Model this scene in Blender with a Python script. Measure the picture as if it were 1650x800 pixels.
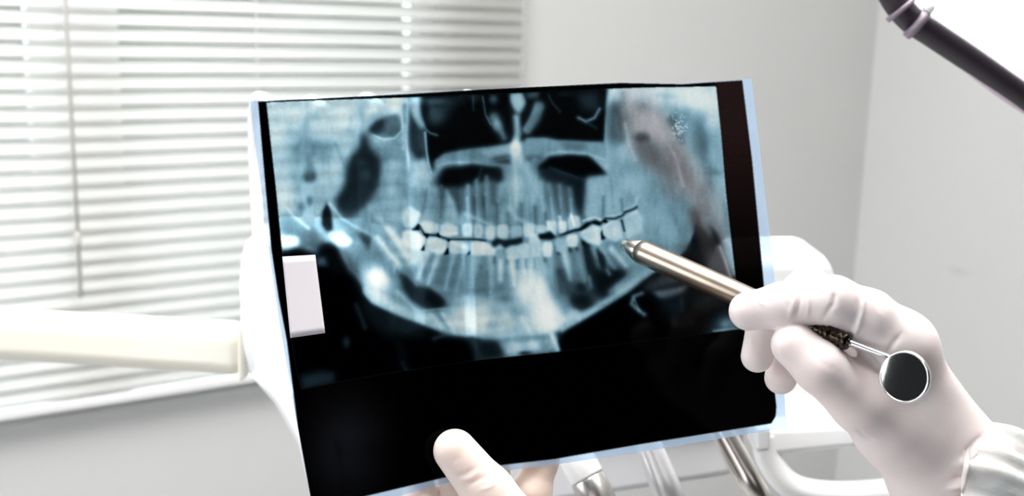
import bpy, bmesh, math, random
import numpy as np
from mathutils import Vector, Matrix
C = bpy.context.scene.collection
for o in list(bpy.data.objects): bpy.data.objects.remove(o, do_unlink=True)
# ---------------------------------------------------------------- camera: tilted down 11.5 degrees, slightly rolled
FPX = 1780.0
EYE = Vector((0, 0, 1.45))
def nrm(v): v = Vector(v); v.normalize(); return v
up_c = nrm((254, 8736, 1780))                      # the room's vertical in the camera's frame
fw_c = Vector((0, 0, -1)); fw_c = nrm(fw_c-up_c*fw_c.dot(up_c))
rt_c = fw_c.cross(up_c)
ROT = Matrix((rt_c, fw_c, up_c))                   # camera -> room
def P(px, py, d):
    """the point of the room that lies d metres in front of the camera on the line of sight through (px, py)"""
    return EYE+ROT@Vector(((px-825)/FPX*d, (400-py)/FPX*d, -d))
def ray(px, py): return (P(px, py, 1)-EYE)
cam = bpy.data.cameras.new('camera'); camo = bpy.data.objects.new('camera', cam); C.objects.link(camo)
camo.matrix_world = Matrix.Translation(EYE) @ ROT.to_4x4()
cam.sensor_width = 36; cam.lens = FPX/1650*36; cam.clip_start = .02; cam.clip_end = 60
cam.dof.use_dof = True; cam.dof.focus_distance = .54; cam.dof.aperture_fstop = 10.0; cam.dof.aperture_blades = 0
bpy.context.scene.camera = camo
vs = bpy.context.scene.view_settings
vs.view_transform = 'Standard'; vs.look = 'None'; vs.gamma = 1; vs.use_curve_mapping = False; vs.exposure = 1.2
# ---------------------------------------------------------------- the window wall's own frame: s along it, n into the room, z up
tw = ROT@nrm(((3617-825)/FPX, (400-132)/FPX, -1)); tw.z = 0; tw.normalize()
nw = Vector((tw.y, -tw.x, 0))                       # towards the camera's side
if nw.y > 0: nw = -nw
W0 = P(190, 150, 1.9); W0 = Vector((W0.x, W0.y, 0))
def W(s, n, z): return W0+tw*s+nw*n+Vector((0, 0, z))
def hit(px, py, n=0.0):
    """(s, z) where the line of sight meets the plane n metres in front of the window wall"""
    r = ray(px, py); t = ((W(0, n, 0)-EYE).dot(nw))/r.dot(nw); q = EYE+r*t-W0
    return q.dot(tw), q.z
S_CORNER = hit(1398, 200)[0]
# ---------------------------------------------------------------- daylight outside, ceiling light and added fill lights inside
wd = bpy.data.worlds.new('sky'); bpy.context.scene.world = wd; wd.use_nodes = True
wd.node_tree.nodes['Background'].inputs[0].default_value = (.92, .95, 1, 1)
wd.node_tree.nodes['Background'].inputs[1].default_value = 4.0
def area(name, loc, aim, sx, sy, power, col=(1, 1, 1)):
    l = bpy.data.lights.new(name, 'AREA'); l.shape = 'RECTANGLE'; l.size = sx; l.size_y = sy; l.energy = power; l.color = col
    o = bpy.data.objects.new(name, l); C.objects.link(o); o.location = loc
    o.rotation_euler = (Vector(aim)-Vector(loc)).to_track_quat('-Z', 'Y').to_euler(); return o
area('ceiling_light', (.15, .75, 2.62), (.15, .85, 0), 1.5, 1.1, 27, (1, .985, .97))
area('side_fill_light', W(-2.12, .60, 1.5), W(0, .9, 1.1), .9, 1.3, 16, (.97, .985, 1))  # fill added by the left wall to even out the blind; no window there
area('front_fill_light', (-.75, -1.0, 1.15), (.15, .6, 1.25), .8, .9, 4, (.88, .92, 1))  # cool fill added behind the camera for the hand's underside, not a window
sun = bpy.data.lights.new('sun', 'SUN'); sun.energy = 1.5; sun.angle = .03; so = bpy.data.objects.new('sun', sun); C.objects.link(so)
so.rotation_euler = (-nw*.75+tw*.25+Vector((0, 0, .8))).to_track_quat('Z', 'Y').to_euler()
# ---------------------------------------------------------------- materials
def mat(name, col, rough=.5, metal=0, sss=0, sssr=(.01, .005, .003), spec=.5, coat=0, emit=None, es=0, noise=None, bump=None, trans=0, ior=1.45, alpha=1):
    m = bpy.data.materials.new(name); m.use_nodes = True; nt = m.node_tree; b = nt.nodes['Principled BSDF']
    b.inputs['Base Color'].default_value = (*col, 1); b.inputs['Roughness'].default_value = rough; b.inputs['Metallic'].default_value = metal
    b.inputs['Specular IOR Level'].default_value = spec; b.inputs['IOR'].default_value = ior
    if sss:
        b.inputs['Subsurface Weight'].default_value = sss; b.inputs['Subsurface Radius'].default_value = (1, .45, .3); b.inputs['Subsurface Scale'].default_value = sssr[0]
    if coat: b.inputs['Coat Weight'].default_value = coat
    if emit: b.inputs['Emission Color'].default_value = (*emit, 1); b.inputs['Emission Strength'].default_value = es
    if trans: b.inputs['Transmission Weight'].default_value = trans
    if alpha < 1: b.inputs['Alpha'].default_value = alpha
    tc = nt.nodes.new('ShaderNodeTexCoord')
    if noise:
        sc, amt = noise[:2]; col2 = noise[2] if len(noise) > 2 else tuple(c*(1-amt) for c in col)
        n = nt.nodes.new('ShaderNodeTexNoise'); n.inputs['Scale'].default_value = sc; n.inputs['Detail'].default_value = 4
        r = nt.nodes.new('ShaderNodeValToRGB'); r.color_ramp.elements[0].color = (*col2, 1); r.color_ramp.elements[1].color = (*col, 1)
        r.color_ramp.elements[0].position = .35; r.color_ramp.elements[1].position = .65
        nt.links.new(tc.outputs['Object'], n.inputs['Vector']); nt.links.new(n.outputs['Fac'], r.inputs['Fac']); nt.links.new(r.outputs['Color'], b.inputs['Base Color'])
    if bump:
        sc, st, ds = bump
        n = nt.nodes.new('ShaderNodeTexNoise'); n.inputs['Scale'].default_value = sc; n.inputs['Detail'].default_value = 5
        bp = nt.nodes.new('ShaderNodeBump'); bp.inputs['Strength'].default_value = st; bp.inputs['Distance'].default_value = ds
        nt.links.new(tc.outputs['Object'], n.inputs['Vector']); nt.links.new(n.outputs['Fac'], bp.inputs['Height']); nt.links.new(bp.outputs['Normal'], b.inputs['Normal'])
    return m
M = {}
M['wall'] = mat('wall_paint', (.66, .66, .65), .85, noise=(3, .02), bump=(180, .08, .001))
M['dark_wall'] = mat('wall_black_for_reflections', (.006, .006, .007), .9, noise=(2, .2))  # unseen walls coloured near black so the mirror and film reflect darkness
M['ceiling'] = mat('ceiling_paint', (.8, .8, .79), .9, noise=(2, .03))
M['floor'] = mat('floor_vinyl', (.55, .55, .56), .5, noise=(9, .15))
M['white_frame'] = mat('window_frame_paint', (.86, .86, .85), .4, noise=(4, .02))
M['hedge'] = mat('hedge_leaves', (.022, .024, .005), .7, noise=(14, .5, (.008, .007, .003)))
M['plastic'] = mat('white_plastic', (.86, .86, .855), .28, coat=.3, noise=(3, .02))
M['plastic_grey'] = mat('pale_grey_plastic', (.62, .62, .63), .4, noise=(3, .03))
M['cream'] = mat('cream_plastic', (.84, .81, .70), .35, coat=.2, noise=(3, .03))
M['cord'] = mat('beige_cord', (.62, .60, .56), .6, noise=(30, .1))
M['steel'] = mat('brushed_steel', (.62, .60, .57), .28, 1, noise=(40, .12))
M['steel_warm'] = mat('warm_steel', (.43, .355, .29), .34, 1, noise=(60, .18), bump=(500, .05, .0002))
M['tip_steel'] = mat('tip_steel', (.50, .44, .38), .28, 1, noise=(60, .1))
M['chrome'] = mat('chrome', (.75, .75, .76), .12, 1, noise=(40, .08))
M['dark_steel'] = mat('dark_steel', (.05, .038, .030), .22, 1, noise=(80, .1))
M['mirror'] = mat('mirror_glass', (.85, .87, .88), .02, 1, noise=(5, .01))
M['black_groove'] = mat('dark_groove', (.02, .02, .02), .5, noise=(5, .1))
M['glove'] = mat('latex_glove', (.79, .72, .705), .45, sss=.3, sssr=(.006,), spec=.35, noise=(26, .05, (.79, .69, .665)), bump=(90, .25, .0012))
M['glove_thin'] = mat('latex_glove_backlit', (.86, .62, .52), .45, sss=.6, sssr=(.012,), spec=.3, noise=(30, .06), bump=(120, .2, .001))
M['cuff'] = mat('latex_cuff', (.77, .73, .69), .4, sss=.3, sssr=(.006,), spec=.35, noise=(60, .08, (.77, .66, .60)), bump=(110, .5, .0015))
M['glove2'] = mat('latex_glove_ivory', (.80, .70, .64), .45, sss=.45, sssr=(.010,), spec=.3, noise=(26, .05, (.80, .66, .58)), bump=(110, .25, .0012))
M['handpiece_white'] = mat('handpiece_white', (.85, .85, .84), .25, noise=(30, .03))
M['handpiece_satin'] = mat('handpiece_satin', (.80, .81, .83), .3, .6, noise=(30, .05))
M['steel_pale'] = mat('pale_warm_steel', (.78, .74, .69), .25, 1, noise=(40, .08))
M['paper'] = mat('paper_label', (.73, .69, .72), .7, noise=(60, .03))
M['lamp_dark'] = mat('lamp_dark_rubber', (.030, .022, .032), .45, noise=(20, .2))
M['lamp_clip'] = mat('lamp_smoked_clip', (.22, .18, .22), .3, noise=(20, .15))
M['lamp_lip'] = mat('lamp_translucent_lip', (.62, .52, .60), .3, noise=(20, .05))
M['lamp_shell'] = mat('lamp_housing', (.8, .8, .8), .4, noise=(5, .03))
M['lamp_light'] = mat('lamp_light', (1, 1, 1), .5, emit=(1, .98, 1), es=5.0)
def translucent(name, col, tcol, w, noise_amt=.03):
    m = mat(name, col, .5, noise=(8, noise_amt)); nt = m.node_tree; b = nt.nodes['Principled BSDF']; out = nt.nodes['Material Output']
    t = nt.nodes.new('ShaderNodeBsdfTranslucent'); t.inputs[0].default_value = (*tcol, 1); x = nt.nodes.new('ShaderNodeMixShader'); x.inputs[0].default_value = w
    nt.links.new(b.outputs[0], x.inputs[1]); nt.links.new(t.outputs[0], x.inputs[2]); nt.links.new(x.outputs[0], out.inputs[0]); return m
M['slat'] = translucent('blind_slat', (.86, .86, .84), (.95, .95, .94), .6)
M['glass'] = bpy.data.materials.new('window_glass'); M['glass'].use_nodes = True
nt = M['glass'].node_tree; nt.nodes.remove(nt.nodes['Principled BSDF'])
a = nt.nodes.new('ShaderNodeBsdfTransparent'); a.inputs[0].default_value = (.93, .96, .95, 1); g = nt.nodes.new('ShaderNodeBsdfGlossy'); g.inputs['Roughness'].default_value = .02
lw = nt.nodes.new('ShaderNodeFresnel'); lw.inputs[0].default_value = 1.45; x = nt.nodes.new('ShaderNodeMixShader')
nt.links.new(lw.outputs[0], x.inputs[0]); nt.links.new(a.outputs[0], x.inputs[1]); nt.links.new(g.outputs[0], x.inputs[2]); nt.links.new(x.outputs[0], nt.nodes['Material Output'].inputs[0])
# film: what light passes through is set by the exposed emulsion (colour attribute), a little light scatters in the base, faint gloss
M['film'] = bpy.data.materials.new('xray_film'); M['film'].use_nodes = True
nt = M['film'].node_tree; nt.nodes.remove(nt.nodes['Principled BSDF'])
at = nt.nodes.new('ShaderNodeAttribute'); at.attribute_name = 'emulsion'
a = nt.nodes.new('ShaderNodeBsdfTransparent'); nt.links.new(at.outputs['Color'], a.inputs[0])
d = nt.nodes.new('ShaderNodeBsdfDiffuse'); t = nt.nodes.new('ShaderNodeBsdfTranslucent')
nt.links.new(at.outputs['Color'], d.inputs[0]); nt.links.new(at.outputs['Color'], t.inputs[0])
x1 = nt.nodes.new('ShaderNodeMixShader'); x1.inputs[0].default_value = .5; nt.links.new(d.outputs[0], x1.inputs[1]); nt.links.new(t.outputs[0], x1.inputs[2])
x2 = nt.nodes.new('ShaderNodeMixShader'); x2.inputs[0].default_value = .50; nt.links.new(a.outputs[0], x2.inputs[1]); nt.links.new(x1.outputs[0], x2.inputs[2])
g = nt.nodes.new('ShaderNodeBsdfGlossy'); g.inputs['Roughness'].default_value = .12
fr = nt.nodes.new('ShaderNodeFresnel'); fr.inputs[0].default_value = 1.12
x3 = nt.nodes.new('ShaderNodeMixShader'); nt.links.new(fr.outputs[0], x3.inputs[0]); nt.links.new(x2.outputs[0], x3.inputs[1]); nt.links.new(g.outputs[0], x3.inputs[2])
nt.links.new(x3.outputs[0], nt.nodes['Material Output'].inputs[0])
# ---------------------------------------------------------------- helpers
def link(name, me, m, parent=None, smooth=True):
    o = bpy.data.objects.new(name, me); C.objects.link(o)
    if m is not None: me.materials.append(m)
    if smooth:
        for p in me.polygons: p.use_smooth = True
    if parent is not None: o.parent = parent; o.matrix_parent_inverse = parent.matrix_world.inverted()
    return o
def obj(name, bm, m, parent=None, smooth=False, bevel=0, seg=3, angle=.6):
    bmesh.ops.recalc_face_normals(bm, faces=bm.faces)
    me = bpy.data.meshes.new(name); bm.to_mesh(me); bm.free()
    o = link(name, me, m, parent, smooth)
    if bevel:
        b = o.modifiers.new('bevel', 'BEVEL'); b.width = bevel; b.segments = seg; b.limit_method = 'ANGLE'; b.angle_limit = angle
        for p in me.polygons: p.use_smooth = True
        w = o.modifiers.new('wn', 'WEIGHTED_NORMAL'); w.keep_sharp = True
    return o
def thing(name, label, cat, loc, group=None):
    o = bpy.data.objects.new(name, None); C.objects.link(o); o.location = loc; o.empty_display_size = .05
    o['label'] = label; o['category'] = cat
    if group: o['group'] = group
    o.matrix_world = Matrix.Translation(loc)
    return o
def tag(o, label, cat, group=None):
    o['label'] = label; o['category'] = cat
    if group: o['group'] = group
    return o
def hexa(bm, c):
    """eight corners: bottom four, top four"""
    v = [bm.verts.new(p) for p in c]
    for f in ((0, 1, 2, 3), (4, 5, 6, 7), (0, 1, 5, 4), (1, 2, 6, 5), (2, 3, 7, 6), (3, 0, 4, 7)): bm.faces.new([v[i] for i in f])
def wbox(bm, s0, s1, n0, n1, z0, z1):
    hexa(bm, [W(s0, n0, z0), W(s1, n0, z0), W(s1, n1, z0), W(s0, n1, z0), W(s0, n0, z1), W(s1, n0, z1), W(s1, n1, z1), W(s0, n1, z1)])
def frame_of(d, ref=None):
    d = d.normalized(); r = Vector((0, 0, 1)) if ref is None else ref
    if abs(d.dot(r)) > .95: r = Vector((1, 0, 0))
    x = d.cross(r).normalized(); return x, d.cross(x).normalized()
def tube(bm, pts, rad, n=16, caps=True, closed=False, flat=1.0, ref=None):
    rings = []; N = len(pts)
    rr = rad if isinstance(rad, (list, tuple)) else [rad]*N
    px = None
    for i, p in enumerate(pts):
        if closed: d = pts[(i+1) % N]-pts[i-1]
        else: d = pts[min(i+1, N-1)]-pts[max(i-1, 0)]
        d.normalize()
        if px is None: x, y = frame_of(d, ref)
        else:
            x = px-d*px.dot(d); x.normalize(); y = d.cross(x)
        px = x
        rings.append([bm.verts.new(p+(x*math.cos(2*math.pi*k/n)+y*math.sin(2*math.pi*k/n)*flat)*rr[i]) for k in range(n)])
    for i in range(N if closed else N-1):
        a = rings[i]; b = rings[(i+1) % N]
        for k in range(n): bm.faces.new((a[k], a[(k+1) % n], b[(k+1) % n], b[k]))
    if caps and not closed: bm.faces.new(rings[0]); bm.faces.new(rings[-1])
    return rings
def lathe(bm, a, b, prof, n=40):
    """prof: (distance from a towards b in metres, radius)"""
    d = (b-a).normalized(); x, y = frame_of(d); rings = []
    for t, r in prof: rings.append([bm.verts.new(a+d*t+(x*math.cos(2*math.pi*k/n)+y*math.sin(2*math.pi*k/n))*max(r, 1e-5)) for k in range(n)])
    for i in range(len(rings)-1):
        for k in range(n): bm.faces.new((rings[i][k], rings[i][(k+1) % n], rings[i+1][(k+1) % n], rings[i+1][k]))
    bm.faces.new(rings[0]); bm.faces.new(rings[-1])
def spline(pts, n=8):
    out = []; P_ = [pts[0]]+list(pts)+[pts[-1]]
    for i in range(1, len(P_)-2):
        for k in range(n):
            t = k/n; a, b, c, d = P_[i-1:i+3]
            out.append(.5*((2*b)+(c-a)*t+(2*a-5*b+4*c-d)*t*t+(3*b-a-3*c+d)*t*t*t))
    out.append(pts[-1]); return out
def prism(bm, front, back):
    a = [bm.verts.new(p) for p in front]; b = [bm.verts.new(p) for p in back]; n = len(a)
    bm.faces.new(a); bm.faces.new(b)
    for i in range(n): bm.faces.new((a[i], a[(i+1) % n], b[(i+1) % n], b[i]))
def struct(name, bm, m, parent=None, **k):
    o = obj(name, bm, m, parent, **k)
    if parent is None: o['kind'] = 'structure'
    return o
# ---------------------------------------------------------------- the radiograph picture, painted with numpy
PX0, PY0, PW, PH = 395, 115, 890, 740
def blur(a, s):
    if s <= 0.3: return a
    r = int(3*s)+1
    k = np.exp(-0.5*(np.arange(-r, r+1)/s)**2); k /= k.sum()
    a = np.apply_along_axis(lambda m: np.convolve(m, k, 'same'), 0, a) if a.size < 400 else _conv(a, k, 0)
    return _conv(a, k, 1)
def _conv(a, k, ax):
    r = len(k)//2
    pad = [(0, 0), (0, 0)]; pad[ax] = (r, r)
    p = np.pad(a, pad, mode='edge'); out = np.zeros_like(a)
    n = a.shape[ax]
    for i, w in enumerate(k):
        out += w*(p[i:i+n, :] if ax == 0 else p[:, i:i+n])
    return out
class Canvas:
    def __init__(s):
        s.v = np.zeros((PH, PW)); s.t = np.zeros((PH, PW)); s.clip = None
    def _box(s, pts, m):
        xs = [p[0] for p in pts]; ys = [p[1] for p in pts]
        x0 = max(0, int(min(xs)-m-PX0)); x1 = min(PW, int(max(xs)+m-PX0)+2)
        y0 = max(0, int(min(ys)-m-PY0)); y1 = min(PH, int(max(ys)+m-PY0)+2)
        Y, X = np.mgrid[y0:y1, x0:x1]
        return x0, x1, y0, y1, X+PX0+0.0, Y+PY0+0.0
    def _put(s, b, a, v, tint=None):
        x0, x1, y0, y1 = b
        if s.clip is not None: a = a*s.clip[y0:y1, x0:x1]
        s.v[y0:y1, x0:x1] = s.v[y0:y1, x0:x1]*(1-a)+v*a
        if tint is not None: s.t[y0:y1, x0:x1] = s.t[y0:y1, x0:x1]*(1-a)+tint*a
    def mask(s, pts, bl):
        x0, x1, y0, y1, X, Y = s._box(pts, 3*bl+3)
        ins = np.zeros(X.shape)
        n = len(pts)
        for ox, oy in ((-.25, -.25), (.25, -.25), (-.25, .25), (.25, .25)):
            c = np.zeros(X.shape, bool)
            for i in range(n):
                ax, ay = pts[i]; bx, by = pts[(i+1) % n]
                if ay == by: continue
                cond = ((ay > Y+oy) != (by > Y+oy)) & (X+ox < (bx-ax)*(Y+oy-ay)/(by-ay)+ax)
                c ^= cond
            ins += c*.25
        return (x0, x1, y0, y1), blur(ins, bl)
    def poly(s, pts, v, bl=2.0, al=1.0, tint=None):
        b, m = s.mask(pts, bl); s._put(b, m*al, v, tint)
    def line(s, pts, w, v, bl=1.0, al=1.0, tint=None, w2=None):
        w2 = w if w2 is None else w2
        x0, x1, y0, y1, X, Y = s._box(pts, max(w, w2)+4*bl+3)
        d = np.full(X.shape, 1e9); n = len(pts)-1
        for i in range(n):
            ax, ay = pts[i]; bx, by = pts[i+1]
            L = (bx-ax)**2+(by-ay)**2+1e-9
            t = np.clip(((X-ax)*(bx-ax)+(Y-ay)*(by-ay))/L, 0, 1)
            ww = (w+(w2-w)*((i+t)/n))/2
            d = np.minimum(d, np.hypot(X-ax-t*(bx-ax), Y-ay-t*(by-ay))-ww)
        s._put((x0, x1, y0, y1), al/(1+np.exp(np.clip(d/(bl*.6), -30, 30))), v, tint)
    def spot(s, x, y, rx, ry, v, al=1.0, rot=0, tint=None):
        m = max(rx, ry)*2.6
        x0, x1, y0, y1, X, Y = s._box([(x, y)], m)
        c, sn = math.cos(rot), math.sin(rot)
        u = ((X-x)*c+(Y-y)*sn)/rx; w = (-(X-x)*sn+(Y-y)*c)/ry
        s._put((x0, x1, y0, y1), al*np.exp(-(u*u+w*w)**1.3), v, tint)
def smooth_noise(seed, sx, sy):
    r = np.random.default_rng(seed)
    gh, gw = int(PH/sy)+3, int(PW/sx)+3
    g = r.standard_normal((gh, gw))
    y = np.arange(PH)/sy; x = np.arange(PW)/sx
    yi = y.astype(int); xi = x.astype(int)
    fy = (y-yi)[:, None]; fx = (x-xi)[None, :]
    fy = fy*fy*(3-2*fy); fx = fx*fx*(3-2*fx)
    a = g[yi][:, xi]; b = g[yi][:, xi+1]; c = g[yi+1][:, xi]; d = g[yi+1][:, xi+1]
    return (a*(1-fx)+b*fx)*(1-fy)+(c*(1-fx)+d*fx)*fy
RADIO = [(429, 165), (500, 162), (655, 157), (720, 154), (780, 152), (850, 149), (900, 146.5), (980, 143), (1040, 141), (1105, 140), (1154, 139), (1162, 215), (1170, 310),
         (1180, 400), (1187, 460), (1195, 531), (1050, 549), (905, 567), (770, 581), (620, 603), (485, 628), (476, 590), (468, 545), (455, 410), (444, 300), (436, 230)]
OUTER = [(416, 164), (655, 152), (780, 144), (1000, 134), (1100, 136), (1196, 129.5), (1212, 260), (1229, 440), (1240, 560), (1251, 655),
         (1250, 671), (1243, 683), (1040, 715), (895, 740), (800, 751), (712, 771), (590, 800), (520, 820), (507, 850), (500, 800), (480, 690), (462, 548), (449, 480), (437, 400), (426, 280)]
def tooth(C, x, top, bot, w, v=.78, tilt=0, root=0, rv=.62, rw=.6):
    """one tooth: crown between top and bot, root of given length; tilt = horizontal shift per px of the root"""
    if root:
        s = 1 if root > 0 else -1
        y0 = bot if root > 0 else top
        C.line([(x, y0-s*3), (x+tilt*abs(root), y0+root)], w*rw*1.25, rv, 2.6, .8, w2=w*.28)
        C.line([(x+1, y0-s*3), (x+tilt*abs(root), y0+root*.9)], 1.6, rv-.16, 1.4, .6)
    h = w/2
    C.poly([(x-h+1, top+2), (x-h*.4, top), (x+h*.5, top), (x+h-1, top+2), (x+h, (top+bot)/2), (x+h-2, bot), (x, bot+1), (x-h+2, bot), (x-h, (top+bot)/2)], v, 1.6, .9)
def paint_radiograph():
    C = Canvas(); P = C.poly; L = C.line; S = C.spot
    b, m = C.mask(RADIO, .5)
    C.clip = np.zeros((PH, PW)); C.clip[b[2]:b[3], b[0]:b[1]] = m
    P([(400, 100), (1300, 100), (1300, 700), (400, 700)], .54, .4)
    # left field
    P([(420, 140), (660, 140), (650, 210), (600, 240), (560, 330), (540, 420), (430, 430)], .71, 14)
    S(470, 180, 60, 16, .76); S(460, 290, 22, 50, .74); S(500, 330, 34, 44, .60, .8); S(520, 260, 40, 30, .62, .7); S(482, 240, 30, 30, .58, .6); S(560, 205, 30, 26, .75, .7); S(520, 205, 14, 18, .76, .7)
    P([(560, 170), (600, 172), (620, 180), (590, 200), (570, 190)], .62, 6, .8)
    P([(490, 190), (510, 175), (518, 190), (500, 195), (495, 235), (482, 235)], .60, 4, .8)
    P([(466, 248), (480, 222), (520, 226), (541, 235), (538, 258), (512, 262), (500, 258), (478, 262)], .50, 6, .85)
    P([(498, 250), (506, 262), (510, 292), (490, 292), (492, 272)], .36, 4, .9); S(498, 285, 11, 9, .27)
    L([(508, 258), (525, 300)], 9, .68, 4, .8); L([(540, 232), (556, 270)], 5, .50, 3, .8); L([(455, 262), (452, 290), (475, 285)], 8, .64, 5, .6)
    L([(540, 262), (545, 300)], 16, .70, 6, .8)
    P([(612, 150), (650, 150), (655, 195), (640, 180), (610, 182), (595, 190), (585, 180)], .76, 5)
    L([(590, 190), (612, 165)], 5, .82, 4, .6); L([(600, 178), (625, 168), (640, 165)], 5, .84, 4, .7)
    P([(594, 209), (605, 196), (622, 188), (640, 184), (648, 198), (648, 214), (636, 222), (614, 223), (601, 217)], .40, 3)
    P([(594, 209), (606, 195), (620, 192), (618, 210), (606, 216)], .20, 4, .95)
    L([(601, 218), (618, 225), (636, 223), (648, 210), (649, 185)], 2.4, .74, 1.4, .9)
    P([(584, 212), (591, 214), (596, 238), (608, 243), (617, 260), (616, 298), (600, 322), (585, 338), (562, 346), (545, 340), (541, 320), (556, 298), (557, 268), (566, 250), (578, 236)], .13, 6)
    S(582, 262, 9, 7, .20, .7); S(590, 282, 9, 8, .26, .8); S(566, 330, 20, 14, .18, .6); S(606, 290, 6, 18, .10, .8)
    P([(600, 240), (640, 240), (652, 290), (625, 300), (618, 260)], .52, 7, .9)
    P([(620, 262), (650, 262), (668, 330), (640, 345), (610, 330), (600, 325)], .66, 7, .9)
    P([(640, 300), (668, 296), (672, 316), (650, 320)], .52, 5, .8); S(630, 306, 10, 10, .73, .7)
    P([(570, 350), (610, 320), (640, 345), (648, 372), (600, 380)], .58, 7, .8)
    P([(595, 330), (625, 325), (618, 345), (600, 350)], .66, 4, .8); L([(598, 336), (625, 372)], 6, .74, 4, .7)
    P([(527, 326), (534, 342), (536, 370), (527, 376), (518, 364), (519, 342)], .10, 2.5)
    P([(478, 330), (490, 326), (494, 340), (482, 344)], .38, 4, .9); S(499, 324, 5, 8, .38, .8)
    P([(455, 345), (500, 378), (540, 400), (545, 412), (460, 412), (450, 380)], .42, 9, .9); S(510, 385, 26, 22, .30, .7); S(470, 355, 16, 14, .50, .6); S(560, 345, 20, 16, .30, .5)
    L([(456, 330), (475, 350), (497, 368)], 4.5, .77, 2, .9); L([(498, 346), (515, 370), (535, 394)], 10, .64, 4, .9)
    L([(531, 328), (550, 352), (575, 368), (604, 384)], 4.5, .78, 2, .9)
    P([(545, 350), (600, 380), (620, 430), (600, 440), (575, 410)], .48, 6, .85)
    P([(572, 372), (598, 382), (606, 402), (600, 410), (588, 395)], .22, 4, .9)
    P([(448, 379), (480, 382), (482, 398), (468, 408), (448, 410)], .93, 4); P([(527, 377), (550, 374), (568, 388), (560, 398), (540, 398)], .87, 3)
    P([(468, 402), (500, 398), (506, 408), (470, 412)], .55, 3, .9)
    # black lower left field
    P([(484, 400), (512, 412), (522, 396), (540, 398), (552, 420), (562, 432), (576, 440), (590, 470), (600, 486), (640, 505), (720, 540), (770, 546), (770, 640), (470, 640), (462, 540), (440, 405)], 0.0, 5)
    P([(514, 398), (534, 392), (548, 414), (562, 438), (545, 440), (520, 430)], .04, 5, .9)
    P([(548, 408), (560, 404), (585, 452), (590, 464), (578, 452), (562, 438)], .42, 4, .9)
    P([(508, 415), (524, 413), (528, 428), (510, 430)], .34, 3, .9)
    L([(574, 492), (582, 512), (588, 528)], 4, .26, 3, .8); S(558, 552, 6, 9, .17)
    P([(580, 478), (600, 488), (640, 508), (700, 534), (660, 545), (620, 540), (590, 510)], .11, 7, .9)
    P([(622, 505), (660, 515), (680, 525), (650, 542), (632, 538)], .20, 5, .8); L([(700, 546), (722, 538)], 5, .33, 3, .8)
    L([(648, 585), (655, 598)], 4, .16, 2, .8); L([(640, 540), (652, 590)], 10, .05, 6, .8)
    P([(485, 606), (520, 598), (540, 602), (538, 618), (487, 628)], .19, 4, .9)
    # mandible, left half
    P([(584, 472), (592, 440), (590, 420), (600, 385), (650, 385), (690, 400), (760, 410), (840, 410), (905, 400), (960, 400), (1010, 380), (1075, 380), (1082, 424), (1050, 440),
       (1010, 466), (960, 500), (920, 524), (880, 541), (830, 551), (770, 545), (742, 538), (700, 528), (660, 514), (620, 498), (596, 486)], .53, 3)
    P([(690, 405), (800, 412), (905, 405), (1000, 390), (1000, 430), (940, 450), (880, 470), (760, 472), (700, 462), (676, 440)], .42, 6, .85)
    P([(588, 462), (610, 470), (640, 490), (690, 508), (740, 512), (760, 535), (720, 534), (680, 522), (640, 507), (600, 488)], .70, 4)
    S(609, 447, 25, 24, .90); S(607, 440, 14, 14, .93, .8)
    P([(600, 395), (618, 405), (640, 440), (660, 470), (684, 500), (668, 500), (640, 470), (622, 440), (600, 418)], .48, 5, .9)
    P([(640, 438), (658, 446), (672, 458), (692, 464), (712, 478), (722, 492), (704, 500), (684, 499), (664, 486), (650, 468)], .20, 4)
    P([(690, 466), (708, 480), (718, 494), (700, 498), (688, 484)], .07, 4, .9); L([(655, 435), (672, 458)], 8, .48, 3, .8)
    L([(640, 470), (672, 502)], 5, .72, 3, .7); L([(672, 503), (700, 499), (730, 497)], 3, .60, 2, .8)
    L([(695, 508), (712, 528)], 6, .78, 3, .8); L([(714, 508), (732, 534)], 6, .80, 3, .8); L([(706, 508), (722, 530)], 5, .42, 3, .7)
    # ramus strokes behind the left molars
    L([(608, 384), (624, 404), (642, 426)], 9, .84, 4); L([(625, 370), (640, 388), (664, 420)], 12, .87, 4); L([(616, 372), (640, 412)], 4, .62, 3, .8)
    P([(640, 385), (690, 400), (680, 425), (664, 430), (648, 410)], .80, 5, .9)
    # chin
    P([(730, 470), (800, 480), (860, 500), (900, 520), (880, 540), (830, 550), (770, 544), (742, 532)], .68, 6)
    S(768, 512, 44, 22, .84); S(750, 535, 20, 6, .72, .7); S(815, 480, 14, 9, .50, .9); S(836, 500, 16, 12, .55, .8); S(800, 498, 14, 18, .62, .7)
    L([(814, 504), (824, 520)], 7, .76, 4, .8); L([(842, 514), (856, 540)], 9, .80, 4, .8); S(795, 525, 14, 8, .62, .6)
    P([(835, 445), (868, 440), (890, 470), (905, 500), (915, 530), (885, 540), (868, 510), (845, 490), (832, 468)], .88, 12)
    S(884, 508, 30, 34, .93, .75, -.4); S(856, 462, 28, 26, .92, .7); S(850, 430, 30, 20, .84, .6); S(905, 520, 18, 16, .86, .6)
    P([(882, 440), (905, 448), (915, 476), (925, 505), (910, 512), (895, 480)], .50, 6, .85)
    # under the chin
    P([(752, 545), (800, 549), (880, 543), (910, 530), (925, 524), (905, 568), (770, 582), (760, 560)], .14, 4)
    L([(762, 548), (778, 580)], 6, .26, 4, .7)
    P([(800, 549), (880, 542), (894, 540), (904, 566), (815, 574), (808, 560)], .62, 5)
    P([(820, 552), (838, 550), (840, 572), (815, 574)], .76, 5, .8); S(860, 556, 12, 9, .84, .8, .4); L([(889, 540), (899, 562)], 9, .86, 3, .8); S(846, 570, 10, 4, .22, .9); S(838, 548, 14, 4, .55, .8); S(878, 560, 7, 9, .52, .7)
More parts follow.
